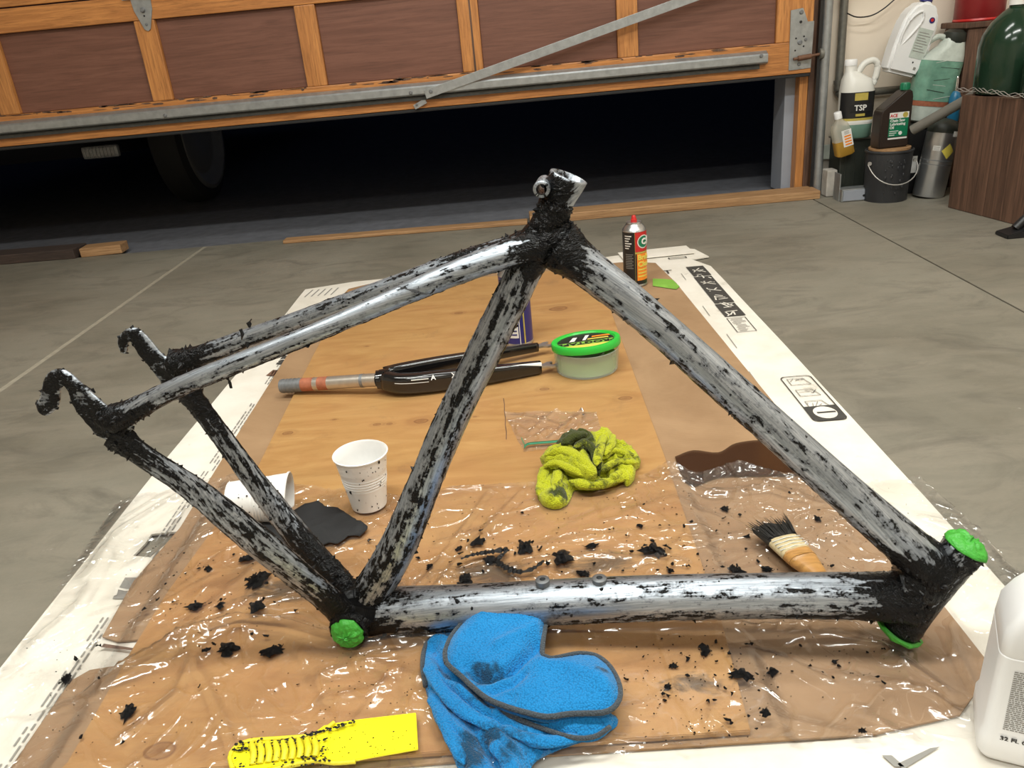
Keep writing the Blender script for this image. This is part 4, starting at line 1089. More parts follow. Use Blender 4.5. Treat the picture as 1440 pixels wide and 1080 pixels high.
def finish_paint(o, pa, uv, wrap=0):
    me = o.data; at = me.attributes.new('paint', 'FLOAT', 'POINT'); at.data.foreach_set('value', [min(1.2, max(0, x)) for x in pa])
    ul = me.uv_layers.new(name='UVMap'); co = []
    for l in me.loops:
        u, v = uv[l.vertex_index]; co += [u, v]
    # fix the seam: a face that wraps round the tube keeps rising v
    if wrap:
        for p in me.polygons:
            if len(p.vertices) > 4: continue
            vv = [uv[me.loops[i].vertex_index][1] for i in p.loop_indices]; mx = max(vv)
            for i in p.loop_indices:
                v = uv[me.loops[i].vertex_index][1]
                if mx-v > .01 and v < .004: co[2*i+1] = v+mx+.0015 if False else v+wrap*abs(mx)/(wrap*(1-1/56))
    ul.data.foreach_set('uv', co)
    bm = bmesh.new(); bm.from_mesh(me); bmesh.ops.recalc_face_normals(bm, faces=bm.faces[:]); bm.to_mesh(me); bm.free()
def W(px, p): return m_of(px, p)
bbc = FO.copy()
# down tube
P1 = [FP(497, 860), FP(640, 854), FP(900, 841), FP(1150, 837), FP(1285, 840)]
ftube('down_tube', P1, [W(66, P1[0]), W(62, P1[1]), W(63, P1[2]), W(63, P1[3]), W(66, P1[4])], 1.0, .355, (1.0, 1.25), .046, (.002, .003),
      bias=lambda u, ca, sa: (.20*sstep(.2, -.9, ca))*(1 if u > .1 else 1)+.12*sstep(.7, 1.0, u)*(1 if ca < .3 else .3))
# top tube
P2 = [FP(783, 343), FP(900, 436), FP(1050, 568), FP(1200, 702), FP(1318, 803)]
ftube('top_tube', P2, [W(56, P2[0]), W(50, P2[1]), W(52, P2[2]), W(55, P2[3]), W(62, P2[4])], 2.0, .36, (1.1, 1.2), .030, (.004, .003),
      bias=lambda u, ca, sa: .14*sstep(-.3, -.95, ca)+.35*sstep(.80, .97, u)*sstep(.4, -.3, ca))
# seat tube up to the collar
P3 = [FP(500, 862), FP(556, 775), FP(635, 590), FP(727, 402), FP(768, 322), FP(783, 285)]
ftube('seat_tube', P3, [W(52, P3[0]), W(52, P3[1]), W(48, P3[2]), W(50, P3[3]), W(52, P3[4]), W(44, P3[5])], 3.0, .455, (.9, .9), .048, (.002, 0),
      bias=lambda u, ca, sa: .5*sstep(.86, .91, u)-.02)
# seat collar: bored, flared socket at the top of the seat tube
cax = (FP(801, 247)-FP(783, 290)).normalized(); ctopp = FP(800, 248)
def ring_tube(name, p0, p1, prof, seed, level, wall, seg=48):
    """hollow socket: prof = outer radii along the axis"""
    ax = (p1-p0).normalized(); c = fn-ax*fn.dot(ax); c.normalize(); a = ax.cross(c); vs, fs, uv, pa = [], [], [], []
    Lh = (p1-p0).length; rings = []
    nr = 16
    for k in range(nr+1):
        u = k/nr; x = u*(len(prof)-1); i0 = min(int(x), len(prof)-2); rings.append((u*Lh, lerp(prof[i0], prof[i0+1], x-i0)))
    ro = rings[-1][1]; rings += [(Lh+.0006, ro-wall*.5), (Lh, ro-wall), (Lh*.5, ro-wall*1.2), (Lh*.3, ro-wall*1.2)]
    for k, (s_, r) in enumerate(rings):
        for i in range(seg):
            an = 2*math.pi*i/seg; ca, sa = math.cos(an), math.sin(an); d_ = a*ca+c*sa
            v_ = level(s_/Lh, d_.dot(fd), sa)+.16*noise.fractal(V((s_*60+seed, ca*3, sa*3)), .9, 2, 3)
            if k > nr+2: v_ = .75
            h = sstep(.5, .62, v_)*.0008 if k <= nr else 0
            vs.append(L_(p0+ax*s_+d_*(r+h))); uv.append((s_, an*r)); pa.append(v_)
    for k in range(len(rings)-1):
        for i in range(seg):
            j = (i+1) % seg; fs.append((k*seg+i, k*seg+j, (k+1)*seg+j, (k+1)*seg+i))
    fs.append(tuple(range(seg)))
    fs.append(tuple((len(rings)-1)*seg+i for i in reversed(range(seg))))
    o = raw(name, vs, fs, M['frame'], frame, True); finish_paint(o, pa, uv, 2*math.pi); return o
c0 = FP(775, 312)
ring_tube('seat_collar', c0, ctopp, [W(x_, ctopp)/2 for x_ in (46, 43, 42, 43, 47, 52, 55)], 5.1, lambda u, rt, sa: .76-.36*sstep(.15, .6, rt)*sstep(.25, .55, u)-.28*sstep(.90, .98, u), .0030)
# clamp bolt eye behind the collar
ec = FP(764, 262); er = W(12, ec)
def eye(off0, off1):
    vs, fs, uv, pa = [], [], [], []
    rings = [(off0, er*.62), (off0, er*.92), (off0+.001, er), (off1-.001, er), (off1, er*.92), (off1, er*.62), (off0+.003, er*.6)]
    seg = 32
    for (s_, r) in rings:
        for i in range(seg):
            an = 2*math.pi*i/seg; vs.append(L_(ec+fn*s_+fd*(r*math.cos(an))+fv*(r*math.sin(an)))); uv.append((s_*3, an*.01)); pa.append(.42+.25*noise.noise(V((math.cos(an)*3, math.sin(an)*3, s_*200))))
    for k in range(len(rings)-1):
        for i in range(seg):
            j = (i+1) % seg; fs.append((k*seg+i, k*seg+j, (k+1)*seg+j, (k+1)*seg+i))
    o = raw('clamp_eye', vs, fs, M['frame'], frame, True); finish_paint(o, pa, uv); 
    return o
eye(-.016, .016)
ftube('clamp_web', [FP(766, 262), FP(776, 262), FP(786, 264)], [W(20, ec), W(28, ec), W(36, ec)], 9.0, .72, (0, 0), .02, seg=32, step=.002, depthr=.8)
# seat stays
st_n = [FP(768, 346, -.004), FP(735, 351, -.012), FP(640, 384, -.024), (FP(480, 452, -.045)), FP(407, 482, -.053), FP(259, 541, -.065), FP(160, 590, -.065)]
ftube('seat_stay', st_n, [W(40, st_n[0]), W(36, st_n[1]), W(29, st_n[2]), W(26, st_n[3]), W(27, st_n[4]), W(28, st_n[5]), W(31, st_n[6])], 4.0, .36, (1.1, 1.1), .028, (.001, .003), seg=44,
      bias=lambda u, ca, sa: .16*sstep(-.2, -.9, ca)+.35*sstep(.86, .93, u)*sstep(.5, -.3, ca))
st_f = [FP(764, 342, .004), FP(738, 344, .012), FP(645, 371, .026), FP(560, 400, .036), FP(407, 455, .055), FP(333, 481, .065), FP(248, 513, .065)]
ftube('seat_stay', st_f, [W(36, st_f[0]), W(34, st_f[1]), W(30, st_f[2]), W(28, st_f[3]), W(26, st_f[4]), W(27, st_f[5]), W(28, st_f[6])], 5.0, .41, (1.1, 1.1), .030, (.001, .003), seg=44,
      bias=lambda u, ca, sa: .10*sstep(-.2, -.9, ca)+.12*sstep(.82, .9, u)+.15*sstep(.30, .12, u)*sstep(0, .8, ca))
# chain stays
cs_n = [FP(487, 866, -.020), FP(455, 838, -.028), FP(380, 776, -.047), FP(280, 694, -.060), FP(200, 640, -.065), FP(160, 610, -.065)]
ftube('chain_stay', cs_n, [W(40, cs_n[0]), W(44, cs_n[1]), W(50, cs_n[2]), W(46, cs_n[3]), W(36, cs_n[4]), W(34, cs_n[5])], 6.0, .47, (.9, 1.0), .035, (.002, .003), seg=48, depthr=.62)
cs_f = [FP(500, 862, .020), FP(475, 820, .030), FP(426, 763, .048), FP(370, 692, .060), FP(318, 622, .065), FP(256, 540, .065)]
ftube('chain_stay', cs_f, [W(44, cs_f[0]), W(42, cs_f[1]), W(40, cs_f[2]), W(34, cs_f[3]), W(30, cs_f[4]), W(30, cs_f[5])], 7.0, .475, (1.25, 1.0), .055, (.002, .003), seg=48, depthr=.62,
      bias=lambda u, ca, sa: .18*sstep(.45, .15, u))
# dropouts
def dropout(poly, off, seed, th=.0065):
    P = [FP(a, b, off) for a, b in poly]
    P = catmull(P+[P[0]], .0022)[:-1]
    loc = [((p-FO).dot(fd), (p-FO).dot(fv)) for p in P]
    vs2, fs2, ol = patch_data([V(q) for q in loc], .0026, lambda x, y: 0.0)
    n = len(vs2); vs, fs, pa, uv = [], [], [], []
    base = fn*off
    for side in (-1, 1):
        for v in vs2:
            d = edgedist((v.x, v.y), loc); rnd_ = .0022*(1-sstep(0, .003, d))
            f = noise.fractal(V((v.x*70+seed, v.y*70, side)), .9, 2, 4); val = .63+.24*f-.22*(1-sstep(.0006, .002, d))
            val += .25*sstep(.02, .005, abs(v.x-loc[0][0])+abs(v.y-loc[0][1]))
            h = sstep(.5, .62, val)*.0009
            vs.append(fd*v.x+fv*v.y+base+fn*side*(th/2-rnd_+h)); pa.append(val); uv.append((v.x, v.y))
    for f in fs2: fs.append(tuple(f)); fs.append(tuple(n+i for i in reversed(f)))
    # rim
    ec_ = {}
    for f in fs2:
        for i in range(len(f)):
            e = (f[i], f[(i+1) % len(f)]); ec_[tuple(sorted(e))] = ec_.get(tuple(sorted(e)), 0)+1
    for (a, b), c_ in ec_.items():
        if c_ == 1: fs.append((a, b, n+b, n+a))
    o = raw('dropout', vs, fs, M['frame'], frame, True); finish_paint(o, pa, uv)
    for k in range(26):
        q = rc.choice(loc); crumb(fd*q[0]+fv*q[1]+base, fv*rc.uniform(-1, 1)+fd*rc.uniform(-.5, .5)+V((0, 0, .01)), rc.uniform(.0012, .0032))
    return o
dropout(((178, 622), (140, 614), (126, 598), (112, 582), (102, 566), (96, 548), (90, 542), (85, 550), (83, 569), (71, 582), (60, 583), (52, 571), (58, 556), (62, 536), (70, 523), (84, 519), (98, 524), (117, 541), (146, 567), (165, 582), (190, 584)), -.065, 1.3)
dropout(((262, 540), (236, 545), (222, 530), (208, 512), (196, 499), (190, 488), (184, 480), (180, 484), (178, 496), (171, 495), (166, 482), (169, 471), (180, 462), (194, 462), (208, 474), (231, 500), (250, 503), (268, 510)), .065, 7.7)
# blobs of weld and residue at the two dropout joints
for (px, py, off, sz) in ((160, 597, -.065, 38), (250, 522, .065, 34)):
    c = FP(px, py, off); ftube('dropout_socket', [c-fd*.012+fv*.010, c, c+fd*.012-fv*.008], [W(sz*.85, c), W(sz*1.05, c), W(sz*.9, c)], px*.1, .64, (0, 0), .02, seg=36, step=.002, depthr=.62)
# bottom bracket shell and plugs
def shell(name, p0, p1, r, seed, level, seg=52):
    ax = (p1-p0); Lh = ax.length; ax.normalize(); n_ = int(Lh/.0025); a, c = frame_at(ax); vs, fs, uv, pa = [], [], [], []
    for k in range(n_+1):
        s_ = Lh*k/n_; rr = r-.0012*(1-sstep(0, .003, min(s_, Lh-s_)))
        for i in range(seg):
            an = 2*math.pi*i/seg; d_ = a*math.cos(an)+c*math.sin(an); q = p0+ax*s_+d_*rr
            f = noise.fractal(q*60+V((seed, 0, 0)), .9, 2, 3); v_ = level+.2*f; h = .0008*sstep(.5, .65, v_)+.0012*max(0, noise.noise(q*230))
            vs.append(L_(q+d_*h)); uv.append((s_, an*r)); pa.append(v_)
            if rc.random() < .22: crumb(L_(q+d_*h), d_, rc.uniform(.0008, .0024))
    for k in range(n_):
        for i in range(seg):
            j = (i+1) % seg; fs.append((k*seg+i, k*seg+j, (k+1)*seg+j, (k+1)*seg+i))
    fs.append(tuple(range(seg))); fs.append(tuple(n_*seg+i for i in reversed(range(seg))))
    o = raw(name, vs, fs, M['frame'], frame, True); finish_paint(o, pa, uv, 2*math.pi); return o
bp = FP(489, 889, -.035); br_ = W(27, bp)
bq = bp+fn*.070
shell('bottom_bracket_shell', bp, bq, br_, 3.3, .72)
shell('bottom_bracket_joint', FP(500, 858, -.026), FP(500, 858, .026), br_*1.05, 4.4, .80)
def plug(c, ax, r, h, seed, squash=1.0):
    """crumpled tape stuffed over a tube end"""
    ax = ax.normalized(); a, b = frame_at(ax); vs, fs = [], []; seg, nr = 48, 18
    for k in range(nr+1):
        u = k/nr; ang = u*math.pi*.5
        for i in range(seg):
            an = 2*math.pi*i/seg
            fold = abs(noise.noise(V((math.cos(an)*2.2+seed, math.sin(an)*2.2, u*2.5))))*1.0+.5*abs(noise.noise(V((math.cos(an)*6*u+seed, math.sin(an)*6*u, 3))))
            rr = r*math.cos(ang)*(1+.10*noise.noise(V((math.cos(an)*3, math.sin(an)*3, seed)))+.05*noise.noise(V((math.cos(an)*9, math.sin(an)*9, seed+u*5))))
            vs.append(L_(c+a*rr*math.cos(an)+b*rr*math.sin(an)*squash+ax*(h*math.sin(ang)*(.75+.6*fold))))
    for k in range(nr):
        for i in range(seg):
            j = (i+1) % seg; fs.append((k*seg+i, k*seg+j, (k+1)*seg+j, (k+1)*seg+i))
    fs.append(tuple(reversed(range(seg))))
    o = raw('tape_plug', vs, fs, M['greentape'], frame, True); o['label'] = 'crumpled green tape plug'; return o
plug(bp-fn*.0012, -fn, br_*.88, .009, 1.1)
# head tube with plugs
h0 = FP(1266, 884); h1 = FP(1357, 770); hax = (h1-h0).normalized(); hr = W(25, h1)
h0 = h0+V((0, 0, 0))
ftube('head_tube', [h0, h0.lerp(h1, .5), h1], [hr*2, hr*2.02, hr*2.04], 8.0, .70, (0, 0), .03, (.002, .002), seg=56,
      bias=lambda u, ca, sa: -.22*sstep(.82, .95, u)*sstep(-.2, .6, ca))
ftube('head_joint', [FP(1262, 820), FP(1300, 822), FP(1316, 818)], [W(70, h1), W(76, h1), W(60, h1)], 8.8, .70, (0, 0), .03, (0, 0), seg=48, depthr=.85)
plug(h1+hax*.001, hax, hr*1.26, .011, 2.2); plug(h0-hax*.001, -hax, hr*1.38, .010, 3.7)
# seat cluster bulge
ftube('seat_cluster', [FP(752, 352), FP(772, 338), FP(792, 345)], [W(58, h1), W(66, h1), W(58, h1)], 9.9, .74, (0, 0), .03, (0, 0), seg=48, depthr=.75)
# water bottle bosses on the down tube
for (px, py) in ((763, 817), (843, 815)):
    p = FP(px, py); up = fv; R = up.to_track_quat('Z', 'Y').to_matrix()
    lathe('bottle_boss', [(.0075, -.004), (.0075, .0018), (.0055, .0026), (.0032, .0026), (.003, -.002)], M['zinc'], frame, 20, True, True, loc=L_(p)+fv*.0, R=R)
# small loose strings of paint hanging off the stays
def shred(name, pts, w_, par=None, loc0=V((0, 0, 0)), seed=1):
    vs, fs = [], []; r2 = random.Random(seed)
    pts = catmull(pts, .002)
    for k, p in enumerate(pts):
        t = pts[min(k+1, len(pts)-1)]-pts[max(0, k-1)]; a, c = frame_at(t); w2 = w_*(.4+.8*r2.random())*(1-abs(2*k/len(pts)-1)**3*.7)
        vs += [p-a*w2+c*w2*.3, p+c*w2*.8, p+a*w2-c*w2*.2, p-c*w2*.4]
    for k in range(len(pts)-1):
        for i in range(4): j = (i+1) % 4; fs.append((4*k+i, 4*k+j, 4*k+4+j, 4*k+4+i))
    fs.append((0, 1, 2, 3)); n = 4*(len(pts)-1); fs.append((n+3, n+2, n+1, n))
    return raw(name, vs, fs, M['flake'], par)
for i, pl in enumerate((((340, 478), (341, 470), (338, 463)), ((316, 527), (322, 535), (325, 546)), ((351, 461), (350, 455), (354, 449)), ((118, 541), (126, 548), (134, 552), (130, 546)), ((560, 403), (600, 414), (612, 407)))):
    shred('paint_shred', [L_(FP(a, b, -.055)) for a, b in pl], .0022, frame, seed=i)
o = raw('paint_residue', crumbs_v, crumbs_f, M['flake'], frame); tag(o, kind='stuff')

# ================================================================= fork
FZ = PZ+.028
f0 = G(396, 543, PZ+.0145); f1 = G(530, 534, FZ); 
fork = empty('bicycle_fork', f1, 'glossy black bicycle fork with bare steel steerer lying on the plywood', 'bicycle fork')
def q_(p): return p-f1
sr = .0125
tube('steerer', [q_(f0.lerp(f1, .22)), V((0, 0, 0))], sr, M['steerer'], fork, 28)
tube('threaded_end', [q_(f0), q_(f0.lerp(f1, .225))], sr*1.06, M['zinc'], fork, 28)
for k in range(5): u = .02+.04*k; tube('thread_ring', [q_(f0.lerp(f1, u)), q_(f0.lerp(f1, u+.012))], sr*1.10, M['zinc'], fork, 24)
for a, b in ((.225, .35), (.40, .50)): tube('rust_band', [q_(f0.lerp(f1, a)), q_(f0.lerp(f1, b))], sr*1.03, M['redrust'], fork, 24)
tube('steerer_ring', [q_(f0.lerp(f1, .84)), q_(f0.lerp(f1, .87))], sr*1.05, M['zinc'], fork, 24)
c1 = G(549, 532, FZ)
tube('crown_race', [q_(f1), q_(f1.lerp(c1, .35))], .0175, M['forkblack'], fork, 28)
tube('crown', [q_(f1.lerp(c1, .25)), q_(c1)], lambda u: .0185+.001*u, M['forkblack'], fork, 28)
bl_n = [G(541, 535, FZ), G(575, 539, PZ+.024), G(660, 530, PZ+.021), G(760, 516, PZ+.014)]
bl_f = [G(541, 528, FZ), G(575, 520, PZ+.030), G(660, 504, PZ+.026), G(756, 488, PZ+.018)]
def blade(pts, ws, nm='blade'):
    pts = catmull([q_(p) for p in pts], .008); vs, fs = [], []; seg = 24; n = len(pts)
    for k, p in enumerate(pts):
        u = k/(n-1); x = u*(len(ws)-1); i0 = min(int(x), len(ws)-2); w_, h_ = (lerp(ws[i0][j], ws[i0+1][j], x-i0) for j in (0, 1))
        t = pts[min(k+1, n-1)]-pts[max(k-1, 0)]; a, c = frame_at(t)
        for i in range(seg):
            an = 2*math.pi*i/seg; ca, sa = math.cos(an), math.sin(an); e = .62
            vs.append(p+a*(w_*math.copysign(abs(ca)**e, ca))+c*(h_*math.copysign(abs(sa)**e, sa)))
    for k in range(n-1):
        for i in range(seg): j = (i+1) % seg; fs.append((k*seg+i, k*seg+j, (k+1)*seg+j, (k+1)*seg+i))
    fs.append(tuple(reversed(range(seg)))); fs.append(tuple((n-1)*seg+i for i in range(seg)))
    return raw(nm, vs, fs, M['forkblack'], fork, True), pts
bn, pn = blade(bl_n, [(.015, .018), (.014, .019), (.012, .0165), (.009, .012)])
bf, pf = blade(bl_f, [(.012, .016), (.011, .015), (.009, .012), (.007, .009)])
# white decal patch near the near blade tip
tp = pn[-1]; tn = (pn[-1]-pn[-6]).normalized(); an_, cn_ = frame_at(tn)
# decal hugs the top-front face of the near blade
idx = len(pn)-1
vs, fs = [], []
def surf_pt(k, an, off=.0006):
    n = len(pn); u = k/(n-1); ws = [(.015, .018), (.014, .019), (.012, .0165), (.009, .012)]; x = u*3; i0 = min(int(x), 2); w_, h_ = (lerp(ws[i0][j], ws[i0+1][j], x-i0)+off for j in (0, 1))
    t = pn[min(k+1, n-1)]-pn[max(k-1, 0)]; a, c = frame_at(t); ca, sa = math.cos(an), math.sin(an); e = .62
    return pn[k]+a*(w_*math.copysign(abs(ca)**e, ca))+c*(h_*math.copysign(abs(sa)**e, sa))
n = len(pn); ks = list(range(n-8, n))
for i, k in enumerate(ks):
    wd = lerp(.0, .85, i/(len(ks)-1))
    for j in range(6): vs.append(surf_pt(k, math.radians(62)-wd*(j/5)))
for i in range(len(ks)-1):
    for j in range(5): fs.append((i*6+j, i*6+j+1, i*6+6+j+1, i*6+6+j))
dc = raw('white_decal', vs, fs, M['paper'], fork, True)
for o_pt, s_, sz in ((.36, 'A', .013), (.46, 'X', .013)):
    k = int(o_pt*(n-1)); p = surf_pt(k, math.radians(28), .0010); t = (pn[k+1]-pn[k-1]).normalized(); 
    z_ = (surf_pt(k, math.radians(28), .01)-surf_pt(k, math.radians(28), 0)).normalized(); z_ = (z_-t*z_.dot(t)).normalized(); y_ = z_.cross(t)
    text('fork_lettering', s_, sz, M['paper'], fork, Matrix.Translation(p) @ Matrix((t, y_, z_)).transposed().to_4x4(), bold=.0002)
k0, k1 = int(.12*(n-1)), int(.31*(n-1)); tube('decal_line', [surf_pt(k, math.radians(8), .0004) for k in range(k0, k1+1)], .0005, M['paper'], fork, 6)
k0, k1 = int(.22*(n-1)), int(.31*(n-1)); tube('decal_line', [surf_pt(k, math.radians(26), .0004) for k in range(k0, k1+1)], .0009, M['tapewhite'], fork, 6)
# fork tips (open hooks)
for pts, zf in ((pn, 0), (pf, 0)):
    e = pts[-1]; t = (pts[-1]-pts[-4]).normalized(); a, c = frame_at(t)
    t2 = V((t.x, t.y, 0)).normalized(); s2 = V((-t2.y, t2.x, 0))
    op = [(-.004, -.006), (.010, -.007), (.017, -.013), (.026, -.014), (.034, -.008), (.036, -.001), (.030, .001), (.028, -.005), (.023, -.007), (.019, -.003), (.020, .003), (.026, .005), (.026, .010), (.016, .011), (.008, .007), (-.004, .007)]
    prism('fork_tip', op, -.0025, .0025, M['silver'], fork, .0008, X=t2, Yv=s2, O=e+V((0, 0, .001)))

# ================================================================= spray cans, tub
def spray_can(loc, R0, H, name, label, body, rot=(0, 0, 0)):
    t = empty(name, loc, label, 'spray can', rot=rot)
    lathe('can_rim', [(R0*.94, 0), (R0*1.02, .002), (R0*1.02, .005), (R0, .007)], M['silver'], t, 40)
    lathe('can_body', [(R0, .006), (R0, H*.80)], M[body], t, 40)
    lathe('can_shoulder', [(R0*1.01, H*.80), (R0*1.02, H*.805), (R0*.97, H*.825), (R0*.80, H*.87), (R0*.62, H*.895), (R0*.60, H*.905), (R0*.66, H*.91), (R0*.64, H*.925), (R0*.45, H*.925), (R0*.25, H*.905)], M['silver'], t, 40)
    return t
CR = .029; CHt = .172
cp_ = G(895, 405, .010); 
can = spray_can((cp_.x+.002, cp_.y+.03, .0107), CR, CHt, 'spray_can', 'aerosol can with red nozzle and red yellow black label behind the top tube', 'black', rot=(0, 0, math.radians(14)))
lathe('nozzle', [(.0075, CHt*.90), (.0075, CHt*.955), (.006, CHt*.96), (.005, CHt*1.0), (.0035, CHt*1.01)], M['red'], can, 16)
arc_panel('label_panel', CR, -.32, 1.55, CHt*.52, CHt*.80, M['red'], can, n=20); arc_panel('label_panel', CR, -.20, 1.55, CHt*.10, CHt*.49, M['orange'], can, n=20)
arc_panel('label_stripe', CR, -.34, 1.55, CHt*.493, CHt*.517, M['gold'], can, n=20)
arc_panel('label_stripe', CR, -.35, -.33, CHt*.05, CHt*.80, M['gold'], can, n=2)
def wrap_text(name, s, size, m, par, r, z, a0, align='CENTER', bold=0.0, off=.0012):
    mt = Matrix.Rotation(a0, 4, 'Z') @ Matrix.Translation((0, -(r+off), z)) @ Matrix.Rotation(math.radians(90), 4, 'X')
    return text(name, s, size, m, par, mt, bend=r+off, align=align, bold=bold)
lathe_o = None
def disc_on(name, r, a0, z, rad, m, par, off):
    vs = [(0, 0, 0)]
    for k in range(24):
        a = k*math.pi/12; vs.append((rad*math.cos(a), rad*math.sin(a), 0))
    out = []
    for x, z_, _ in [(v[0], v[1], 0) for v in vs]:
        an = a0+x/r; out.append(((r+off)*math.sin(an), -(r+off)*math.cos(an), z+z_))
    return raw(name, out, [(0, k, k % 24+1) for k in range(1, 25)], m, par)
disc_on('label_disc', CR, .42, CHt*.66, .0165, M['paper'], can, .0012); disc_on('label_disc', CR, .42, CHt*.66, .0140, M['green'], can, .0016)
wrap_text('label_lettering', 'C', .020, M['paper'], can, CR, CHt*.66, .42, bold=.001, off=.0022)
wrap_text('label_lettering', 'RC', .024, M['paper'], can, CR, CHt*.66, 1.25, bold=.0012, off=.0016)
wrap_text('label_lettering', 'Brake', .0175, M['labelyellow'], can, CR, CHt*.435, -.14, 'LEFT', .0007)
wrap_text('label_lettering', 'Cleaner', .0175, M['labelyellow'], can, CR, CHt*.335, -.14, 'LEFT', .0007)
for k in range(3): arc_panel('label_line', CR, -.12, .8, CHt*(.25-.05*k), CHt*(.27-.05*k), M['labelyellow'], can, off=.0011, n=10)
for k in range(6): arc_panel('label_line', CR, -1.25, -.62-(k % 3)*.12, CHt*(.74-.035*k), CHt*(.755-.035*k), M['paper'], can, off=.0008, n=6)
for k in range(9): arc_panel('label_line', CR, -1.2, -.5-(k % 2)*.1, CHt*(.48-.025*k), CHt*(.488-.025*k), M['inkgrey'], can, off=.0008, n=6)
bp_ = G(738, 487, PZ)
can2 = spray_can((bp_.x-.012, bp_.y+.028, PZ+.0002), .031, .185, 'spray_can', 'navy blue aerosol can with red cap hidden behind the seat tube', 'navy')
lathe('spray_cap', [(.0235, .163), (.0235, .198), (.021, .205), (.010, .207)], M['red'], can2, 24)
arc_panel('label_panel', .031, -1.1, .05, .02, .09, M['paper'], can2, n=14); arc_panel('label_stripe', .031, .42, .52, .006, .146, M['gold'], can2, n=3)
arc_panel('label_panel', .031, -1.1, .05, .095, .14, M['reddark'], can2, n=14)
for k in range(8): arc_panel('label_line', .031, -1.0, -.05, .026+.008*k, .029+.008*k, M['navy'], can2, off=.0011, n=8)
arc_panel('label_stripe', .031, .12, .17, .006, .146, M['paper'], can2, n=2)
wrap_text('label_lettering', 'SR', .013, M['orange'], can2, .031, .115, .75, bold=.0004)

# tape tub
tc = G(826, 532, PZ); tc = V((tc.x+.004, tc.y+.048, PZ+.0003)); TR = .062
tub = empty('tape_tub', tc, 'round clear plastic tub with bright green lid holding painter tape', 'tub')
lathe('tub_wall', [(TR*.90, 0), (TR*.94, .002), (TR, .044), (TR*1.01, .045), (TR*.99, .046), (TR*.965, .044), (TR*.90, .004), (.001, .003)], M['tubclear'], tub, 56, True, False)
lathe('tape_roll', [(.034, .004), (.055, .004), (.055, .030), (.034, .030), (.034, .004)], M['labelgreen'], tub, 48, False, False)
lathe('tape_roll_core', [(.031, .004), (.034, .0045), (.034, .031), (.031, .031), (.031, .004)], M['tapewhite'], tub, 40, False, False)
Rl = Matrix.Rotation(math.radians(-6), 3, 'X') @ Matrix.Rotation(math.radians(-3), 3, 'Y')
lid = lathe('lid', [(TR*1.04, -.006), (TR*1.05, -.004), (TR*1.05, .004), (TR*1.03, .007), (TR*.90, .007), (TR*.87, .004), (.001, .0035)], M['lidgreen'], tub, 56, False, False, loc=(0, 0, .052), R=Rl)
ldisc = lathe('lid_label', [(TR*.86, .0042), (.0005, .0042)], M['black'], lid, 48, False, False)
ZL = .0050
def lid_poly(n_, pts, m): return raw(n_, [(a*TR, b*TR, ZL) for a, b in pts], [tuple(range(len(pts)))], M[m], lid)
def half(y0, y1, m, n_='lid_label_band', inset=.86):
    xs = []; N_ = 14; 
    top = [(math.sqrt(max(0, inset**2-y1**2))*(1-2*k/N_), y1) for k in range(N_+1)]
    left = [(-math.sqrt(max(0, inset**2-(lerp(y1, y0, k/6))**2)), lerp(y1, y0, k/6)) for k in range(1, 7)]
    right = [(math.sqrt(max(0, inset**2-(lerp(y0, y1, k/6))**2)), lerp(y0, y1, k/6)) for k in range(0, 6)]
    return lid_poly(n_, top+left+right, m)
half(-.50, -.12, 'labelgreen'); half(-.80, -.50, 'labelyellow')
lid_poly('lid_label_stripe', [(-.1, .0), (.0, .0), (.16, .55), (.04, .55)], 'paper'); lid_poly('lid_label_stripe', [(-.5, -.02), (-.34, -.02), (-.22, .42), (-.36, .42)], 'paper')
lid_poly('lid_label_stripe', [(.2, .25), (.78, .25), (.74, .40), (.24, .40)], 'orange'); lid_poly('lid_label_stripe', [(.05, .02), (.7, .02), (.7, .14), (.08, .14)], 'labelyellow')
text('lid_lettering', 'FROGTAPE', .022, M['black'], lid, Matrix.Translation((0, -.0195, ZL+.0006)) @ Matrix.Rotation(math.pi, 4, 'Z'), ext=.0002, bold=.0006)

# ================================================================= cups
def cup(loc, name, label, rot=(0, 0, 0), H=.083, r0=.0245, r1=.036):
    t = empty(name, loc, label, 'cup', rot=rot)
    pr = [(r0*.9, .0), (r0, .0008)]
    for k in range(1, 40):
        u = k/40; r = lerp(r0, r1, u); 
        if .42 < u < .70: r += .0006*math.sin((u-.42)/.28*math.pi*12)
        if u > .72: r += .0004
        pr.append((r, H*u))
    pr += [(r1, H-.003), (r1+.0018, H-.002), (r1+.0022, H), (r1+.0010, H+.001), (r1-.0010, H-.001), (r1-.003, H*.8), (r0-.0010, .004), (.001, .003)]
    lathe('cup_wall', pr, M['cup'], t, 56, True, False)
    r_ = random.Random(hash(label) % 1000 if False else len(label)); vs, fs = [], []
    for k in range(60):
        a = r_.uniform(-2.4, 2.2); u = r_.random()**.8; z = H*(.05+.92*u); r = lerp(r0, r1, z/H)+.0012; s_ = r_.uniform(.0003, .0016)*(2 if r_.random() < .12 else 1); b = len(vs)
        nn = 6
        for q in range(nn):
            g = 2*math.pi*q/nn; da = s_*math.cos(g)*r_.uniform(.5, 1)/r; vs.append((r*math.sin(a+da), -r*math.cos(a+da), z+s_*1.3*math.sin(g)*r_.uniform(.5, 1)))
        fs.append(tuple(range(b, b+nn)))
    o = raw('paint_speck', vs, fs, M['flake'], t); tag(o, kind='stuff')
    return t
cb_ = G(526, 722, PZ+.003)
cup((cb_.x-.010, cb_.y+.024, PZ+.0035), 'disposable_cup', 'white ribbed plastic cup standing upright on the plywood left of the seat tube')
a_ = G(300, 705, PZ+.028); b_ = G(398, 688, PZ+.034)
cdir = (b_-a_).normalized()
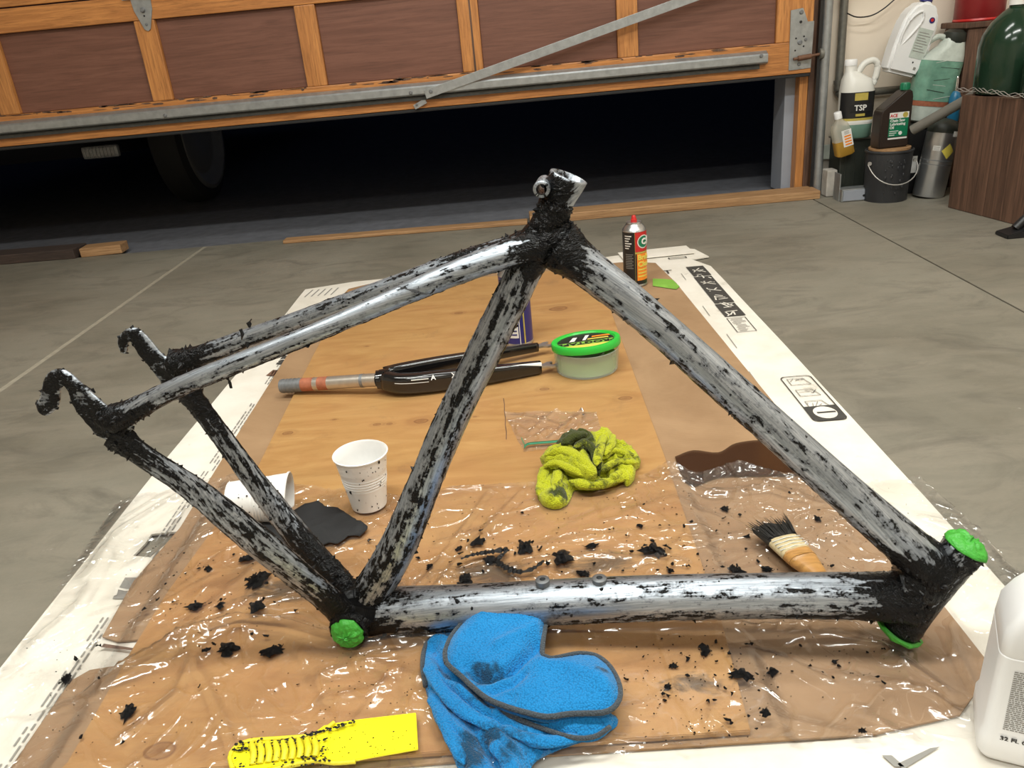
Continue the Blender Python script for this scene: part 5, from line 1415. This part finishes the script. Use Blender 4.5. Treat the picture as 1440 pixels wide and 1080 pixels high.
c2 = cup(G(318, 712, PZ+.028), 'disposable_cup', 'white plastic cup lying on its side behind the chain stays')
c2.rotation_euler = V((cdir.x, cdir.y, -.12)).normalized().to_track_quat('Z', 'Y').to_euler()
c2.location = G(322, 708, PZ+.031)+V((0, 0, .006))

# ================================================================= abrasive pad scrap
sp = [tuple(G(a, b, PZ+.004).to_2d()) for a, b in ((345, 762), (360, 742), (392, 730), (412, 722), (428, 711), (447, 707), (458, 714), (476, 716), (500, 732), (519, 744), (508, 755), (490, 757), (476, 766), (450, 766), (430, 770), (400, 788), (372, 790))]
o = patch('rubber_scrap', sp, .006, lambda x, y: film_z(x, y)+.0025+.003*max(0, nz(x, y, 3, 22)), M['sand'], thick=.0018, jit=.0016, rnd=random.Random(4))
tag(o, 'dark grey torn scrap of abrasive sheet beside the chain stays and upright cup', 'scrap')

# ================================================================= zip bag
zp = [tuple(G(a, b, PZ+.003).to_2d()) for a, b in ((709, 581), (760, 577), (838, 578), (846, 604), (843, 625), (737, 634), (725, 612))]
zr = [([tuple(G(a, b, PZ).to_2d()) for a, b in l], am, w_) for l, am, w_ in ((((709, 583), (750, 588), (790, 600)), .005, .004), (((748, 608), (770, 588), (790, 575)), .005, .004), (((757, 614), (772, 604)), .004, .005), (((775, 617), (795, 600), (818, 582)), .006, .005), (((818, 582), (812, 604)), .005, .003), (((722, 595), (750, 596)), .004, .003))]
def bag_z(x, y):
    h = PZ+.0012+.0025*abs(fb(x, y, 3, 18, 3))
    for q, a, w_ in zr:
        d = min(segdist((x, y), q[i], q[i+1]) for i in range(len(q)-1)); h += a*math.exp(-(d/w_)**2)
    return h
bag = empty('zip_bag', (0, 0, 0), 'clear zip bag with green seal lying on the plywood behind the yellow rag', 'plastic bag')
patch('bag_film', zp, .004, bag_z, M['bag'], bag, jit=.001, rnd=random.Random(6))
zs_ = [G(a, b, PZ+.006) for a, b in ((733, 617), (738, 628), (737, 631), (742, 626), (760, 624), (784, 622), (812, 617))]
vs, fs = [], []
for i, p in enumerate(catmull(zs_, .004)): vs += [p, p+V((0, .006, .001)), p+V((0, .003, -.002))]
for k in range(len(vs)//3-1):
    for i in range(3): j = (i+1) % 3; fs.append((3*k+i, 3*k+j, 3*k+3+j, 3*k+3+i))
M['zip'] = plain('green_seal', (.04, .26, .14), .3)
raw('seal_strip', vs, fs, M['zip'], bag, True)

# ================================================================= rags
def add_attr(o, name, fn_):
    at = o.data.attributes.new(name, 'FLOAT', 'POINT'); at.data.foreach_set('value', [fn_(v.co) for v in o.data.vertices])
def smooth_poly(px, z, step=.006):
    P = [G(a, b, z) for a, b in px] if isinstance(z, (int, float)) else [G(a, b, zz) for (a, b), zz in zip(px, z)]
    return [(q.x, q.y) for q in catmull(P+[P[0]], step)[:-1]]
# yellow rag: overlapping crumpled lobes
yr = empty('yellow_rag', G(825, 665, PZ), 'crumpled yellow microfibre rag smeared with black paint beside the zip bag', 'rag')
yo = V(yr.location)
def lobe(par, org, px, zb, Hh, w_, seed, m, folds=.010, fs_=16, res=.0045, name='cloth_fold', stain=None, dirs=(1, 1), cr=(), slope=None, sharp=1.5):
    poly = smooth_poly(px, zb, .005)
    crs = [([tuple(G(a, b, zb+Hh).to_2d()) for a, b in l], am, cw) for l, am, cw in cr]
    def z(x, y):
        d = edgedist((x, y), poly); s_ = 1-math.exp(-(d/w_)**1.1)
        wx = x+.012*noise.noise(V((x*38, y*38, seed+9))); wy = y+.012*noise.noise(V((x*38, y*38, seed-9)))
        f = fb(x*dirs[0], y*dirs[1], seed, fs_, 2)
        r1 = max(0, 1-abs(noise.noise(V((wx*dirs[0]*fs_*1.3+seed, wy*dirs[1]*fs_*1.3, seed))))*3.2)**sharp
        h = Hh*(.75+.35*f)+folds*r1
        for q, am, cw in crs:
            dd = min(segdist((x, y), q[i], q[i+1]) for i in range(len(q)-1)); h += am*math.exp(-(dd/cw)**1.6)
        if slope: h += slope(x, y)
        return zb+s_*h+.0008*noise.noise(V((x*300, y*300, seed)))
    vs, fs, ol = patch_data(poly, res, z)
    zb0 = zb
    o = raw(name, [v-org for v in vs], fs, m, par, True)
    if sum(p.normal.z for p in o.data.polygons) < 0: o.data.flip_normals()
    # hanging side so the fold has thickness down to what it lies on
    me = o.data; bm = bmesh.new(); bm.from_mesh(me); be = [e for e in bm.edges if e.is_boundary]
    r = bmesh.ops.extrude_edge_only(bm, edges=be); vv = [g for g in r['geom'] if isinstance(g, bmesh.types.BMVert)]
    c = sum((v.co for v in vv), V())/len(vv)
    for v in vv: v.co.z -= min(.010, max(.001, v.co.z+org.z-PZ-.002)); v.co.x += (c.x-v.co.x)*.05; v.co.y += (c.y-v.co.y)*.05
    bmesh.ops.recalc_face_normals(bm, faces=bm.faces[:]); bm.to_mesh(me); bm.free(); me.shade_smooth()
    add_attr(o, 'stain', stain or (lambda c: 0.0)); return o, poly
z1 = PZ+.002
def st_y(px, py, r, amp):
    p = G(px, py, z1+.02)-yo
    return lambda c: amp*math.exp(-(((c.x-p.x)**2+(c.y-p.y)**2)/(r*r)))
s_a, s_b, s_c = st_y(812, 622, .022, .30), st_y(780, 690, .010, .22), st_y(890, 640, .012, .2)
sy = lambda c: s_a(c)+s_b(c)+s_c(c)-.02
MY = M['ylwterry']
lobe(yr, yo, ((762, 662), (757, 682), (756, 700), (764, 709), (778, 713), (796, 712), (803, 700), (808, 690), (830, 690), (856, 686), (880, 676), (893, 664), (899, 650), (893, 636), (872, 622), (850, 616), (815, 618), (785, 628), (768, 645)), z1, .012, .005, 3.1, MY, .009, 34, .0032, stain=sy, cr=((((800, 700), (806, 680), (790, 660)), -.010, .004), (((840, 690), (850, 670), (890, 655)), -.008, .004), (((758, 668), (800, 668), (850, 676)), .006, .005)))
lobe(yr, yo, ((771, 642), (764, 655), (760, 672), (757, 695), (764, 706), (780, 710), (794, 706), (797, 690), (800, 676), (797, 660), (788, 645)), z1+.009, .010, .004, 5.6, MY, .007, 40, .0030, stain=sy, cr=((((778, 655), (782, 680), (778, 700)), -.007, .003),))
lobe(yr, yo, ((842, 628), (856, 618), (870, 624), (886, 630), (898, 641), (901, 650), (894, 655), (893, 668), (882, 678), (872, 668), (858, 672), (848, 664), (838, 655)), z1+.009, .012, .004, 7.7, MY, .008, 44, .0030, stain=sy, cr=((((846, 650), (870, 645), (897, 650)), -.009, .0035), (((850, 632), (872, 634), (890, 640)), -.006, .003)))
lobe(yr, yo, ((782, 622), (792, 612), (806, 607), (822, 606), (832, 610), (842, 628), (846, 650), (842, 664), (832, 650), (815, 640), (798, 632)), z1+.021, .009, .005, 2.2, MY, .008, 50, .0030, stain=lambda c: sy(c)+.22)
lobe(yr, yo, ((832, 612), (845, 608), (860, 609), (864, 618), (862, 630), (852, 642), (846, 655), (840, 660), (838, 640)), z1+.020, .012, .004, 9.2, MY, .008, 50, .0030, stain=lambda c: sy(c)-.04)
lobe(yr, yo, ((759, 644), (768, 634), (780, 628), (798, 627), (816, 634), (828, 640), (834, 655), (839, 671), (826, 671), (812, 666), (796, 660), (783, 652), (768, 651)), z1+.025, .010, .004, 8.2, MY, .006, 40, .0030, stain=sy, cr=((((770, 642), (800, 645), (836, 668)), .006, .005),))

def roll(par, org, pts, r, m, seed, stain, flat=.75):
    """one rolled pleat of cloth: a flattened tube with a wandering, rumpled surface"""
    P = catmull([G(a, b_, z) for a, b_, z in pts], .0018); vs, fs = [], []; n = len(P); sg = 22
    for k, p in enumerate(P):
        u = k/(n-1); t = P[min(k+1, n-1)]-P[max(k-1, 0)]; a, c = frame_at(t); rr = r*min(1, (u*6+.25), ((1-u)*6+.25))*(1+.22*noise.noise(p*70+V((seed, 0, 0))))
        for i_ in range(sg):
            an = 2*math.pi*i_/sg; ca, sa = math.cos(an), math.sin(an)
            q = rr*(1+.20*noise.noise(V((ca*1.6+seed, sa*1.6, k*.10)))+.10*noise.noise(V((ca*5, sa*5+seed, k*.4))))
            vs.append(p+a*(q*ca)+c*(q*sa*flat)-org)
    for k in range(n-1):
        for i_ in range(sg): j_ = (i_+1) % sg; fs.append((k*sg+i_, k*sg+j_, (k+1)*sg+j_, (k+1)*sg+i_))
    fs.append(tuple(reversed(range(sg)))); fs.append(tuple((n-1)*sg+i_ for i_ in range(sg)))
    o = raw('rolled_pleat', vs, fs, m, par, True); add_attr(o, 'stain', stain); return o
zr_ = PZ
for pts, r_w, sd, bias_ in (
    (((766, 640, zr_+.036), (790, 634, zr_+.040), (815, 645, zr_+.038), (838, 668, zr_+.030)), .0085, 1.1, 0),
    (((764, 655, zr_+.030), (785, 652, zr_+.033), (808, 662, zr_+.030), (832, 671, zr_+.022)), .0065, 2.2, .02),
    (((768, 655, zr_+.022), (763, 675, zr_+.016), (761, 700, zr_+.010)), .0080, 3.3, 0),
    (((786, 660, zr_+.024), (783, 680, zr_+.018), (786, 706, zr_+.010)), .0075, 4.4, .03),
    (((800, 676, zr_+.018), (830, 682, zr_+.016), (862, 676, zr_+.014), (893, 660, zr_+.012)), .0075, 5.5, 0),
    (((846, 662, zr_+.024), (866, 650, zr_+.026), (898, 650, zr_+.020)), .0060, 6.6, .03),
    (((844, 646, zr_+.028), (862, 634, zr_+.030), (892, 640, zr_+.024)), .0060, 7.7, .02),
    (((858, 674, zr_+.018), (876, 664, zr_+.018), (884, 676, zr_+.012)), .0060, 8.8, .0),
    (((838, 655, zr_+.034), (843, 632, zr_+.040), (850, 612, zr_+.036)), .0065, 9.9, -.02),
    (((850, 640, zr_+.034), (860, 624, zr_+.036), (862, 611, zr_+.030)), .0055, 10.1, 0),
    (((790, 625, zr_+.040), (806, 614, zr_+.044), (826, 610, zr_+.040)), .0075, 11.2, .25),
    (((806, 632, zr_+.042), (822, 622, zr_+.046), (836, 636, zr_+.038), (842, 660, zr_+.026)), .0065, 12.3, .22)):
    roll(yr, yo, pts, r_w, MY, sd, (lambda bb: (lambda c: sy(c)+bb))(bias_))

# blue towel
bt = empty('blue_towel', G(720, 985, PZ), 'folded bright blue microfibre towel with grey hem in front of the down tube', 'towel')
bo = V(bt.location); MB = M['blue']
def soil_shade_b(px, py, r, amp, z=.04):
    p = G(px, py, z)-bo
    return lambda c: amp*math.exp(-(((c.x-p.x)**2+(c.y-p.y)**2)/(r*r)))
s1, s2, s3 = soil_shade_b(690, 962, .022, .30), soil_shade_b(680, 1035, .030, .18), soil_shade_b(848, 962, .008, .18)  # dirt mixed with painted shade: valley between the lobes and lower area
sb = lambda c: s1(c)+s2(c)+s3(c)
lobe(bt, bo, ((594, 930), (598, 905), (610, 892), (628, 884), (660, 880), (700, 900), (760, 960), (840, 1000), (866, 1006), (868, 1020), (850, 1032), (806, 1048), (770, 1062), (748, 1078), (738, 1110), (700, 1130), (655, 1110), (640, 1072), (622, 1030), (606, 996), (597, 962)), z1, .012, .008, 1.4, MB, .006, 14, .0036, stain=lambda c: sb(c)+.07, dirs=(1, 1.4), cr=(  # lower layer darkened all over, for shading as well as dirt
    (((598, 925), (620, 960), (680, 1000), (740, 1030)), .012, .006), (((606, 960), (660, 1010), (700, 1070)), -.010, .005), (((620, 1000), (650, 1040), (668, 1090)), .010, .006), (((690, 1010), (760, 1040), (830, 1038)), -.008, .004), (((700, 1030), (730, 1060), (736, 1100)), .008, .006), (((640, 1000), (690, 1035), (720, 1080)), .005, .004), (((607, 905), (625, 935), (650, 965)), -.008, .005)))
lobe(bt, bo, ((690, 955), (760, 975), (830, 990), (856, 1000), (864, 1012), (856, 1024), (835, 1034), (800, 1032), (760, 1020), (710, 1000), (680, 985)), z1+.012, .010, .006, 4.9, MB, .004, 24, .0036, stain=sb, cr=((((740, 1010), (800, 1022), (850, 1016)), -.006, .003),))
zt_ = z1+.026
PT = [(628, 934), (626, 920), (632, 902), (644, 885), (664, 868), (690, 854), (716, 845), (745, 840), (762, 838), (768, 840), (770, 852), (768, 875), (765, 895), (763, 912), (764, 924), (775, 928), (792, 925), (815, 921), (838, 924), (855, 936), (866, 952), (872, 970), (871, 986), (862, 998), (848, 1004), (828, 1005), (800, 1006), (770, 1010), (740, 1004), (710, 995), (685, 984), (665, 968), (648, 952), (636, 942)]
tipx = G(768, 842, zt_)
o, poly = lobe(bt, bo, PT, zt_, .010, .007, 6.1, MB, .0035, 9, .0032, name='top_fold', stain=sb, slope=lambda x, y: .012*sstep(.62, .74, y)+.010*math.exp(-((x-tipx.x+.03)**2+(y-.70)**2)/.0012), cr=(
    (((668, 938), (690, 946), (715, 938), (742, 916), (756, 900)), -.017, .0060), (((655, 930), (680, 960), (720, 976)), -.006, .006), (((692, 962), (720, 958), (735, 945)), -.008, .004), (((760, 930), (800, 935), (850, 960)), .006, .012), (((726, 858), (748, 854), (762, 866), (758, 890)), .006, .004), (((700, 905), (735, 890), (755, 880)), .005, .006)))
for pts, r_w, sd in (
    (((600, 925, zr_+.014), (618, 965, zr_+.018), (660, 1005, zr_+.018), (715, 1030, zr_+.014)), .0075, 21.0),
    (((606, 972, zr_+.010), (628, 1020, zr_+.014), (655, 1075, zr_+.012)), .0070, 22.0),
    (((700, 1022, zr_+.015), (760, 1042, zr_+.015), (820, 1036, zr_+.012)), .0065, 23.0),
    (((690, 1040, zr_+.012), (715, 1070, zr_+.012), (728, 1110, zr_+.010)), .0080, 24.0)):
    roll(bt, bo, pts, r_w, MB, sd, lambda c: sb(c)+.05, .6)
# hem follows the rim of the top fold
hemz = z1+.0265
hp_ = [V((q[0], q[1], hemz+.0012))-bo for q in poly]; vs, fs = tube_data(hp_+[hp_[0]], .0026, 8, False)
o = raw('hem', vs, fs, M['bluehem'], bt, True); add_attr(o, 'stain', lambda c: 0.0)
hem2 = [G(a, b, z1+.004) for a, b in ((598, 965), (594, 932), (601, 903), (626, 886), (648, 880))]
vs, fs = tube_data([p-bo for p in catmull(hem2, .004)], .0024, 8, True); o = raw('hem', vs, fs, M['bluehem'], bt, True); add_attr(o, 'stain', lambda c: 0.0)
hem3 = [G(a, b, z1+.015) for a, b in ((858, 1022), (835, 1036), (800, 1036), (740, 1016), (690, 995))]
vs, fs = tube_data([p-bo for p in catmull(hem3, .004)], .0022, 8, True); o = raw('hem', vs, fs, M['bluehem'], bt, True); add_attr(o, 'stain', lambda c: 0.0)

# ================================================================= yellow scraper
sz_ = PZ+.009
scp = empty('plastic_scraper', G(460, 1040, sz_), 'yellow plastic scraper with grimy ribbed handle at the bottom left', 'scraper'); so = V(scp.location)
def spx(pts, z=sz_): return [tuple((G(a, b, z)-so).to_2d()) for a, b in pts]
prism('blade', spx(((452, 1024), (470, 1018), (500, 1013), (585, 1003), (588, 1054), (520, 1066), (480, 1074), (455, 1066))), -.0012, .0012, M['yellow'], scp, .0005)
prism('handle', spx(((330, 1052), (345, 1044), (400, 1040), (440, 1034), (456, 1022), (466, 1020), (462, 1068), (450, 1068), (430, 1074), (380, 1084), (345, 1092), (326, 1080), (322, 1064))), -.003, .003, M['yellow'], scp, .0015)
for k in range(9):
    px = 352+k*11; pts = [G(px+2, 1046+(-1 if k < 5 else -2)*k*.4, sz_+.003)-so, G(px+5, 1060-k*.9, sz_+.0055)-so, G(px+3, 1076-k*1.6, sz_+.003)-so]
    tube('grip_rib', pts, .0032, M['ylwgrime'], scp, 10, .003)
rim_ = [G(a, b, sz_+.003)-so for a, b in ((470, 1016), (445, 1033), (400, 1038), (350, 1042), (330, 1052), (323, 1066), (328, 1082))]
tube('handle_rim', rim_, .0022, M['ylwgrime'], scp, 10, .005)
tube('handle_rim', [G(a, b, sz_+.003)-so for a, b in ((500, 1071), (470, 1073), (440, 1070), (400, 1078), (370, 1086))], .002, M['ylwgrime'], scp, 10, .005)
r_ = random.Random(31); vs, fs = [], []
for k in range(230):
    on_h = r_.random() < .8
    px, py = (r_.uniform(328, 465), r_.uniform(1036, 1078)) if on_h else (r_.uniform(465, 586), r_.uniform(1018, 1064))
    if on_h and py < 1044+(0 if px > 360 else 6) and px < 440 and r_.random() < .5: py = 1044
    p = G(px, py, sz_+(.0058 if on_h else .0016))-so; s_ = r_.uniform(.0004, .0022) if on_h else r_.uniform(.0003, .0010); b = len(vs)
    for q in range(5):
        g = q*1.2566; vs.append(p+V((s_*math.cos(g)*r_.uniform(.5, 1.2), s_*math.sin(g)*r_.uniform(.4, 1), 0)))
    vs.append(p+V((0, 0, s_*.6)))
    for q in range(5): fs.append((b+q, b+(q+1) % 5, b+5))
for k in range(170):
    u = r_.random(); px = lerp(326, 500, u); py = lerp(1056, 1042, u/.45) if u < .45 else lerp(1042, 1014, (u-.45)/.55); py += r_.gauss(0, 1.6)
    p = G(px, py, sz_+.0052)-so; s_ = r_.uniform(.0006, .0020); b = len(vs)
    for q in range(5):
        g = q*1.2566; vs.append(p+V((s_*math.cos(g)*r_.uniform(.5, 1.6), s_*math.sin(g)*r_.uniform(.4, 1), 0)))
    vs.append(p+V((0, 0, s_*.6)))
    for q in range(5): fs.append((b+q, b+(q+1) % 5, b+5))
o = raw('paint_crumb', vs, fs, M['flake'], scp); tag(o, kind='stuff')

# ================================================================= paint brush
pb0 = G(1086, 745, PZ+.012); pb1 = G(1142, 800, PZ+.012)
br = empty('paint_brush', pb0.lerp(pb1, .5), 'flat paint brush with black-tipped cream bristles behind the down tube', 'paint brush')
bd = (pb1-pb0); bd.z = 0; bd.normalize(); bs = V((-bd.y, bd.x, 0)); bo_ = V(br.location)
zt = .003
def strip(a, b, w0, w1, h0, h1, m, n_, jag=0):
    r2 = random.Random(8); vs, fs = [], []; N_ = 16; K = 6
    for k in range(K+1):
        u = k/K; w_ = lerp(w0, w1, u); h_ = lerp(h0, h1, u); s_ = lerp(a, b, u)
        for i in range(N_):
            an = 2*math.pi*i/N_; ca, sa = math.cos(an), math.sin(an); jj = (r2.uniform(-jag, jag) if k == 0 else 0)
            vs.append(bd*(s_+jj)+bs*(w_*math.copysign(abs(ca)**.6, ca))+V((0, 0, h_*sa)))
    for k in range(K):
        for i in range(N_): j = (i+1) % N_; fs.append((k*N_+i, k*N_+j, (k+1)*N_+j, (k+1)*N_+i))
    fs.append(tuple(range(N_))); fs.append(tuple(K*N_+i for i in reversed(range(N_))))
    return raw(n_, vs, fs, m, br, True)
strip(-.046, -.016, .024, .0200, .004, .007, M['bristled'], 'bristle_tips', .007)
strip(-.018, .012, .0200, .0185, .007, .0085, M['bristle'], 'bristles')
strip(.011, .024, .0182, .0175, .009, .009, M['handle'], 'ferrule')
strip(.023, .060, .0175, .0090, .0085, .0065, M['handle'], 'handle')
vs, fs = [], []; r2 = random.Random(14)
for k in range(150):
    w_ = r2.uniform(-.021, .021); a = bd*(-.020)+bs*w_*.9+V((0, 0, r2.uniform(0, .007))); b = bd*(-.050-r2.random()*.010)+bs*(w_*1.25)+V((0, 0, r2.uniform(-.004, .008)))
    tube_data([a, a.lerp(b, .5)+V((0, 0, .002)), b], lambda u: .0006*(1-u*.6), 4, False, vs=vs, fs=fs)
o = raw('loose_bristle', vs, fs, M['bristled'], br, True); tag(o, kind='stuff')
for k in range(4):
    vs, fs = tube_data([bd*(-.012+.006*k)+bs*(-.0185)+V((0, 0, .006)), bd*(-.012+.006*k+.0006)+V((0, 0, .0088)), bd*(-.012+.006*k)+bs*.0185+V((0, 0, .006))], .0006, 5); raw('bristle_band', vs, fs, M['tapewhite'], br, True)

# ================================================================= white bottle, near right
wb = empty('cleaner_bottle', (.411, .512, CT+.001), 'large white plastic bottle with printed text label at the lower right corner', 'bottle', rot=(0, 0, math.radians(-25)))
rr_loft('bottle_body', [(0, .043, .027, 0), (.003, .048, .032, 0), (.010, .0515, .0355, 0), (.028, .0515, .0355, 0), (.034, .0495, .0335, 0), (.112, .0480, .0330, 0), (.1128, .0473, .0323, 0), (.1145, .0480, .0330, 0), (.135, .0462, .0325, 0), (.150, .0390, .0300, 0), (.160, .0330, .0260, 0), (.168, .0260, .0200, 0), (.173, .0150, .0150, 0), (.186, .0150, .0150, 0)], 'white', wb, .14, 7)
lathe('bottle_cap', [(.0165, 0), (.0165, .018), (.015, .020)], M['white'], wb, 28, loc=(0, 0, .186))
r_ = random.Random(12); vs, fs = [], []
for k in range(30):
    z = .101-k*.0021; x = -.036
    while x < .036:
        l_ = r_.uniform(.0012, .0045); k0 = len(vs); h_ = .00055; yb = -.0334-.0006*0
        for (a, b) in ((x, z-h_), (min(.037, x+l_), z-h_), (min(.037, x+l_), z+h_), (x, z+h_)): vs.append((a, -.0338, b))
        fs.append((k0, k0+1, k0+2, k0+3)); x += l_+.0006
o = raw('printed_small_text', vs, fs, M['inkgrey'], wb)
text('printed_lettering', '32 FL OZ (1 QT)', .0062, M['ink'], wb, WM(-.037, -.0350, .0305), align='LEFT', bold=.0002, ext=.0002)

# ================================================================= paint flakes
def flake_mesh(seed, kind):
    r = random.Random(seed); vs, fs = [], []
    if kind == 'chip':
        n = r.randint(6, 9); c = (0, 0, r.uniform(.1, .35)); ring = []
        for i in range(n):
            a = 2*math.pi*i/n; rr = r.uniform(.35, 1.1)*(1.5 if r.random() < .2 else 1); ring.append((rr*math.cos(a), rr*math.sin(a)*.7, r.uniform(0, .55)))
        vs = ring+[c]+[(x*.9, y*.9, z-.12) for x, y, z in ring]
        for i in range(n):
            j = (i+1) % n; fs.append((i, j, n)); fs.append((i, n+1+i, n+1+j, j))
        fs.append(tuple(reversed(range(n+1, 2*n+1))))
    else:                                        # wad: a heap of curled ragged strips round a lumpy core
        n = 18; vs.append((0, 0, .42))
        for k, (rr, zz) in enumerate(((.25, .44), (.5, .30), (.68, .05))):
            for i in range(n):
                a = 2*math.pi*i/n; q = rr*1.25*r.uniform(.55, 1.35)*(1.3 if k == 2 and r.random() < .25 else 1); vs.append((q*math.cos(a)*1.15, q*math.sin(a)*.75, zz*r.uniform(.6, 1.3)))
        for i in range(n):
            j = (i+1) % n; fs.append((0, 1+i, 1+j))
            for k in range(2): fs.append((1+k*n+i, 1+(k+1)*n+i, 1+(k+1)*n+j, 1+k*n+j))
        for s_ in range(r.randint(9, 13)):
            p = V((r.gauss(0, .45), r.gauss(0, .32), r.uniform(.05, .5))); d = V((r.uniform(-1, 1), r.uniform(-1, 1), r.uniform(-.3, .3))).normalized(); pts = [p]; cu = r.uniform(-1.3, 1.3)
            for k in range(4):
                d = (Matrix.Rotation(cu*.6, 3, 'Z') @ d+V((0, 0, r.uniform(-.5, .5)))).normalized(); pts.append(pts[-1]+d*.11)
            b = len(vs)
            for k, q in enumerate(pts):
                t = (pts[min(k+1, 4)]-pts[max(k-1, 0)]); a, c = frame_at(t); w_ = r.uniform(.07, .20); tw = r.uniform(-.8, .8); a2 = a*math.cos(tw)+c*math.sin(tw)
                q = V((q.x, q.y, max(.03, q.z))); vs += [q-a2*w_, q+a2*w_, q+c*.05+a2*w_*.2]
            for k in range(4):
                for i in range(3): j = (i+1) % 3; fs.append((b+3*k+i, b+3*k+j, b+3*k+3+j, b+3*k+3+i))
    me = bpy.data.meshes.new('paint_flake'); me.from_pydata([tuple(v) for v in vs], [], fs); me.update(); me.materials.append(M['flake']); return me
chips = [flake_mesh(100+i, 'chip') for i in range(10)]; wads = [flake_mesh(200+i, 'wad') for i in range(8)]
r_ = random.Random(55)
def put(name, me, x, y, s, label, cat, group, rz=None, flat=1.0):
    o = bpy.data.objects.new(name, me); COL.objects.link(o); z = film_z(x, y) if inside((x, y), film_poly) else (PZ+.0003 if -.47 < x < .18 else .0098)
    o.location = (x, y, z+.0004); o.rotation_euler = (r_.uniform(-.2, .2), r_.uniform(-.2, .2), r_.uniform(0, 6.28) if rz is None else rz); o.scale = (s, s, s*flat)
    tag(o, label, cat, group); return o
wadpos = [(672, 763, 24), (738, 770, 26), (791, 787, 36), (831, 768, 17), (604, 795, 15), (645, 770, 14), (655, 814, 26), (690, 787, 20), (920, 775, 34), (962, 742, 12), (900, 738, 14), (943, 802, 14), (820, 806, 18), (348, 786, 22), (365, 815, 34), (275, 852, 22), (310, 853, 18), (362, 856, 26), (232, 820, 9), (320, 912, 30), (383, 917, 30), (290, 915, 14), (90, 944, 20), (180, 1000, 26), (114, 1036, 12), (136, 900, 12), (292, 798, 16), (520, 760, 12), (947, 935, 16), (992, 914, 20), (968, 925, 12), (939, 964, 14), (1045, 948, 30), (1087, 936, 16), (1076, 1004, 18), (1172, 945, 10), (1213, 1023, 14), (1035, 795, 22), (1078, 792, 16), (940, 800, 12), (1052, 747, 12), (1150, 722, 14), (1110, 690, 10), (1020, 708, 16), (1005, 985, 10), (1235, 946, 10), (820, 580, 6), (563, 868, 8), (905, 712, 9), (1010, 965, 9), (1030, 975, 8), (1190, 1000, 5)]
names = ['largest ragged wad of stripped black paint', 'ragged wad of stripped black paint']
def where(px, py):
    if py > 870: return 'in front of the down tube' if px > 480 else 'in front of the bottom bracket at left'
    if px < 480: return 'behind the chain stays'
    return 'behind the down tube'
import re
WL = {(672, 763): 'left of the centre wads', (738, 770): 'straight above the left bottle boss', (791, 787): 'long flat one just above the right bottle boss', (831, 768): 'compact one below the yellow rag', (655, 814): 'touching the top of the down tube near the seat tube', (690, 787): 'under the curled peel string', (920, 775): 'large ragged heap behind the down tube middle', (820, 806): 'resting against the down tube below the compact wad', (348, 786): 'just left of the near chain stay', (365, 815): 'large flat one below the near chain stay', (275, 852): 'small leftmost one on the plywood behind the ridge', (310, 853): 'second from left behind the plastic ridge', (362, 856): 'curved one nearest the bottom bracket on the left', (320, 912): 'split one on the plastic ridge at left', (383, 917): 'large black one just left of the bottom bracket plug', (90, 944): 'on the white cardboard strip at the left edge', (180, 1000): 'arched one near the bottom left corner', (992, 914): 'blue-black one under the middle of the down tube', (1045, 948): 'long smeared one below the right half of the down tube', (1087, 936): 'right of the long smeared one, under the down tube', (1076, 1004): 'slanting one near the lower right of the plastic', (1035, 795): 'just above the down tube left of the paint brush', (1078, 792): 'squeezed between brush and down tube'}
for i, (px, py, w_) in enumerate(wadpos):
    p = G(px, py, PZ+.004); s = m_of(w_, p)/2*1.05
    side = where(px, py)
    if (px, py) in WL: put('paint_wad', wads[i % 8], p.x, p.y, s, 'wad of stripped black paint, '+WL[(px, py)], 'paint wad', 'stripped paint wads')
    else: put('paint_chip', chips[i % 10] if w_ < 14 else wads[i % 8], p.x, p.y, s*.8, 'single chip of stripped black paint '+side, 'paint scrap', 'paint chips '+side)
# a string of silvery-black peel
pts = [G(a, b, FILMZ+.006) for a, b in ((648, 786), (665, 780), (690, 776), (712, 774), (700, 788), (715, 800), (735, 804), (752, 798), (765, 788))]
o = shred('paint_peel', pts, .0045, seed=40); tag(o, 'long curled string of black paint peel behind the down tube', 'paint scrap')
zones = [((560, 760, 1000, 805), 55), ((600, 720, 960, 770), 28), ((960, 700, 1180, 800), 34), ((200, 760, 420, 870), 34), ((900, 900, 1070, 1040), 62), ((860, 890, 1250, 960), 26), ((60, 880, 480, 1060), 26), ((480, 940, 600, 1000), 6), ((1060, 680, 1250, 770), 14), ((870, 640, 960, 700), 6), ((700, 560, 850, 620), 4), ((520, 620, 760, 700), 5)]
cnt = 0
for (x0, y0, x1, y1), n_ in zones:
    for k in range(n_):
        px, py = r_.uniform(x0, x1), r_.uniform(y0, y1); p = G(px, py, FILMZ); w_ = 2.6+r_.random()**2.5*9; side = where(px, py)
        s = m_of(w_, p)/2
        if cnt < 262: put('paint_chip', chips[cnt % 10], p.x, p.y, s, 'single chip of stripped black paint '+side, 'paint scrap', 'paint chips '+side, flat=1.0); cnt += 1
vs, fs = [], []
for k in range(900):
    z_ = r_.choice(zones)[0]; px, py = r_.uniform(z_[0]-30, z_[2]+30), r_.uniform(z_[1]-20, z_[3]+20); p = G(px, py, FILMZ)
    if not inside((p.x, p.y), film_poly) or p.y > 1.03: continue
    z = film_z(p.x, p.y)+.0003; s = r_.uniform(.0004, .0012); b = len(vs)
    for q in range(4): a = q*1.57+r_.random(); vs.append((p.x+s*math.cos(a), p.y+s*math.sin(a)*.7, z))
    vs.append((p.x, p.y, z+s*.8))
    for q in range(4): fs.append((b+q, b+(q+1) % 4, b+4))
o = raw('paint_dust', vs, fs, M['flake']); tag(o, 'fine black paint crumbs sprinkled over the plastic sheet', 'paint crumbs', kind='stuff')
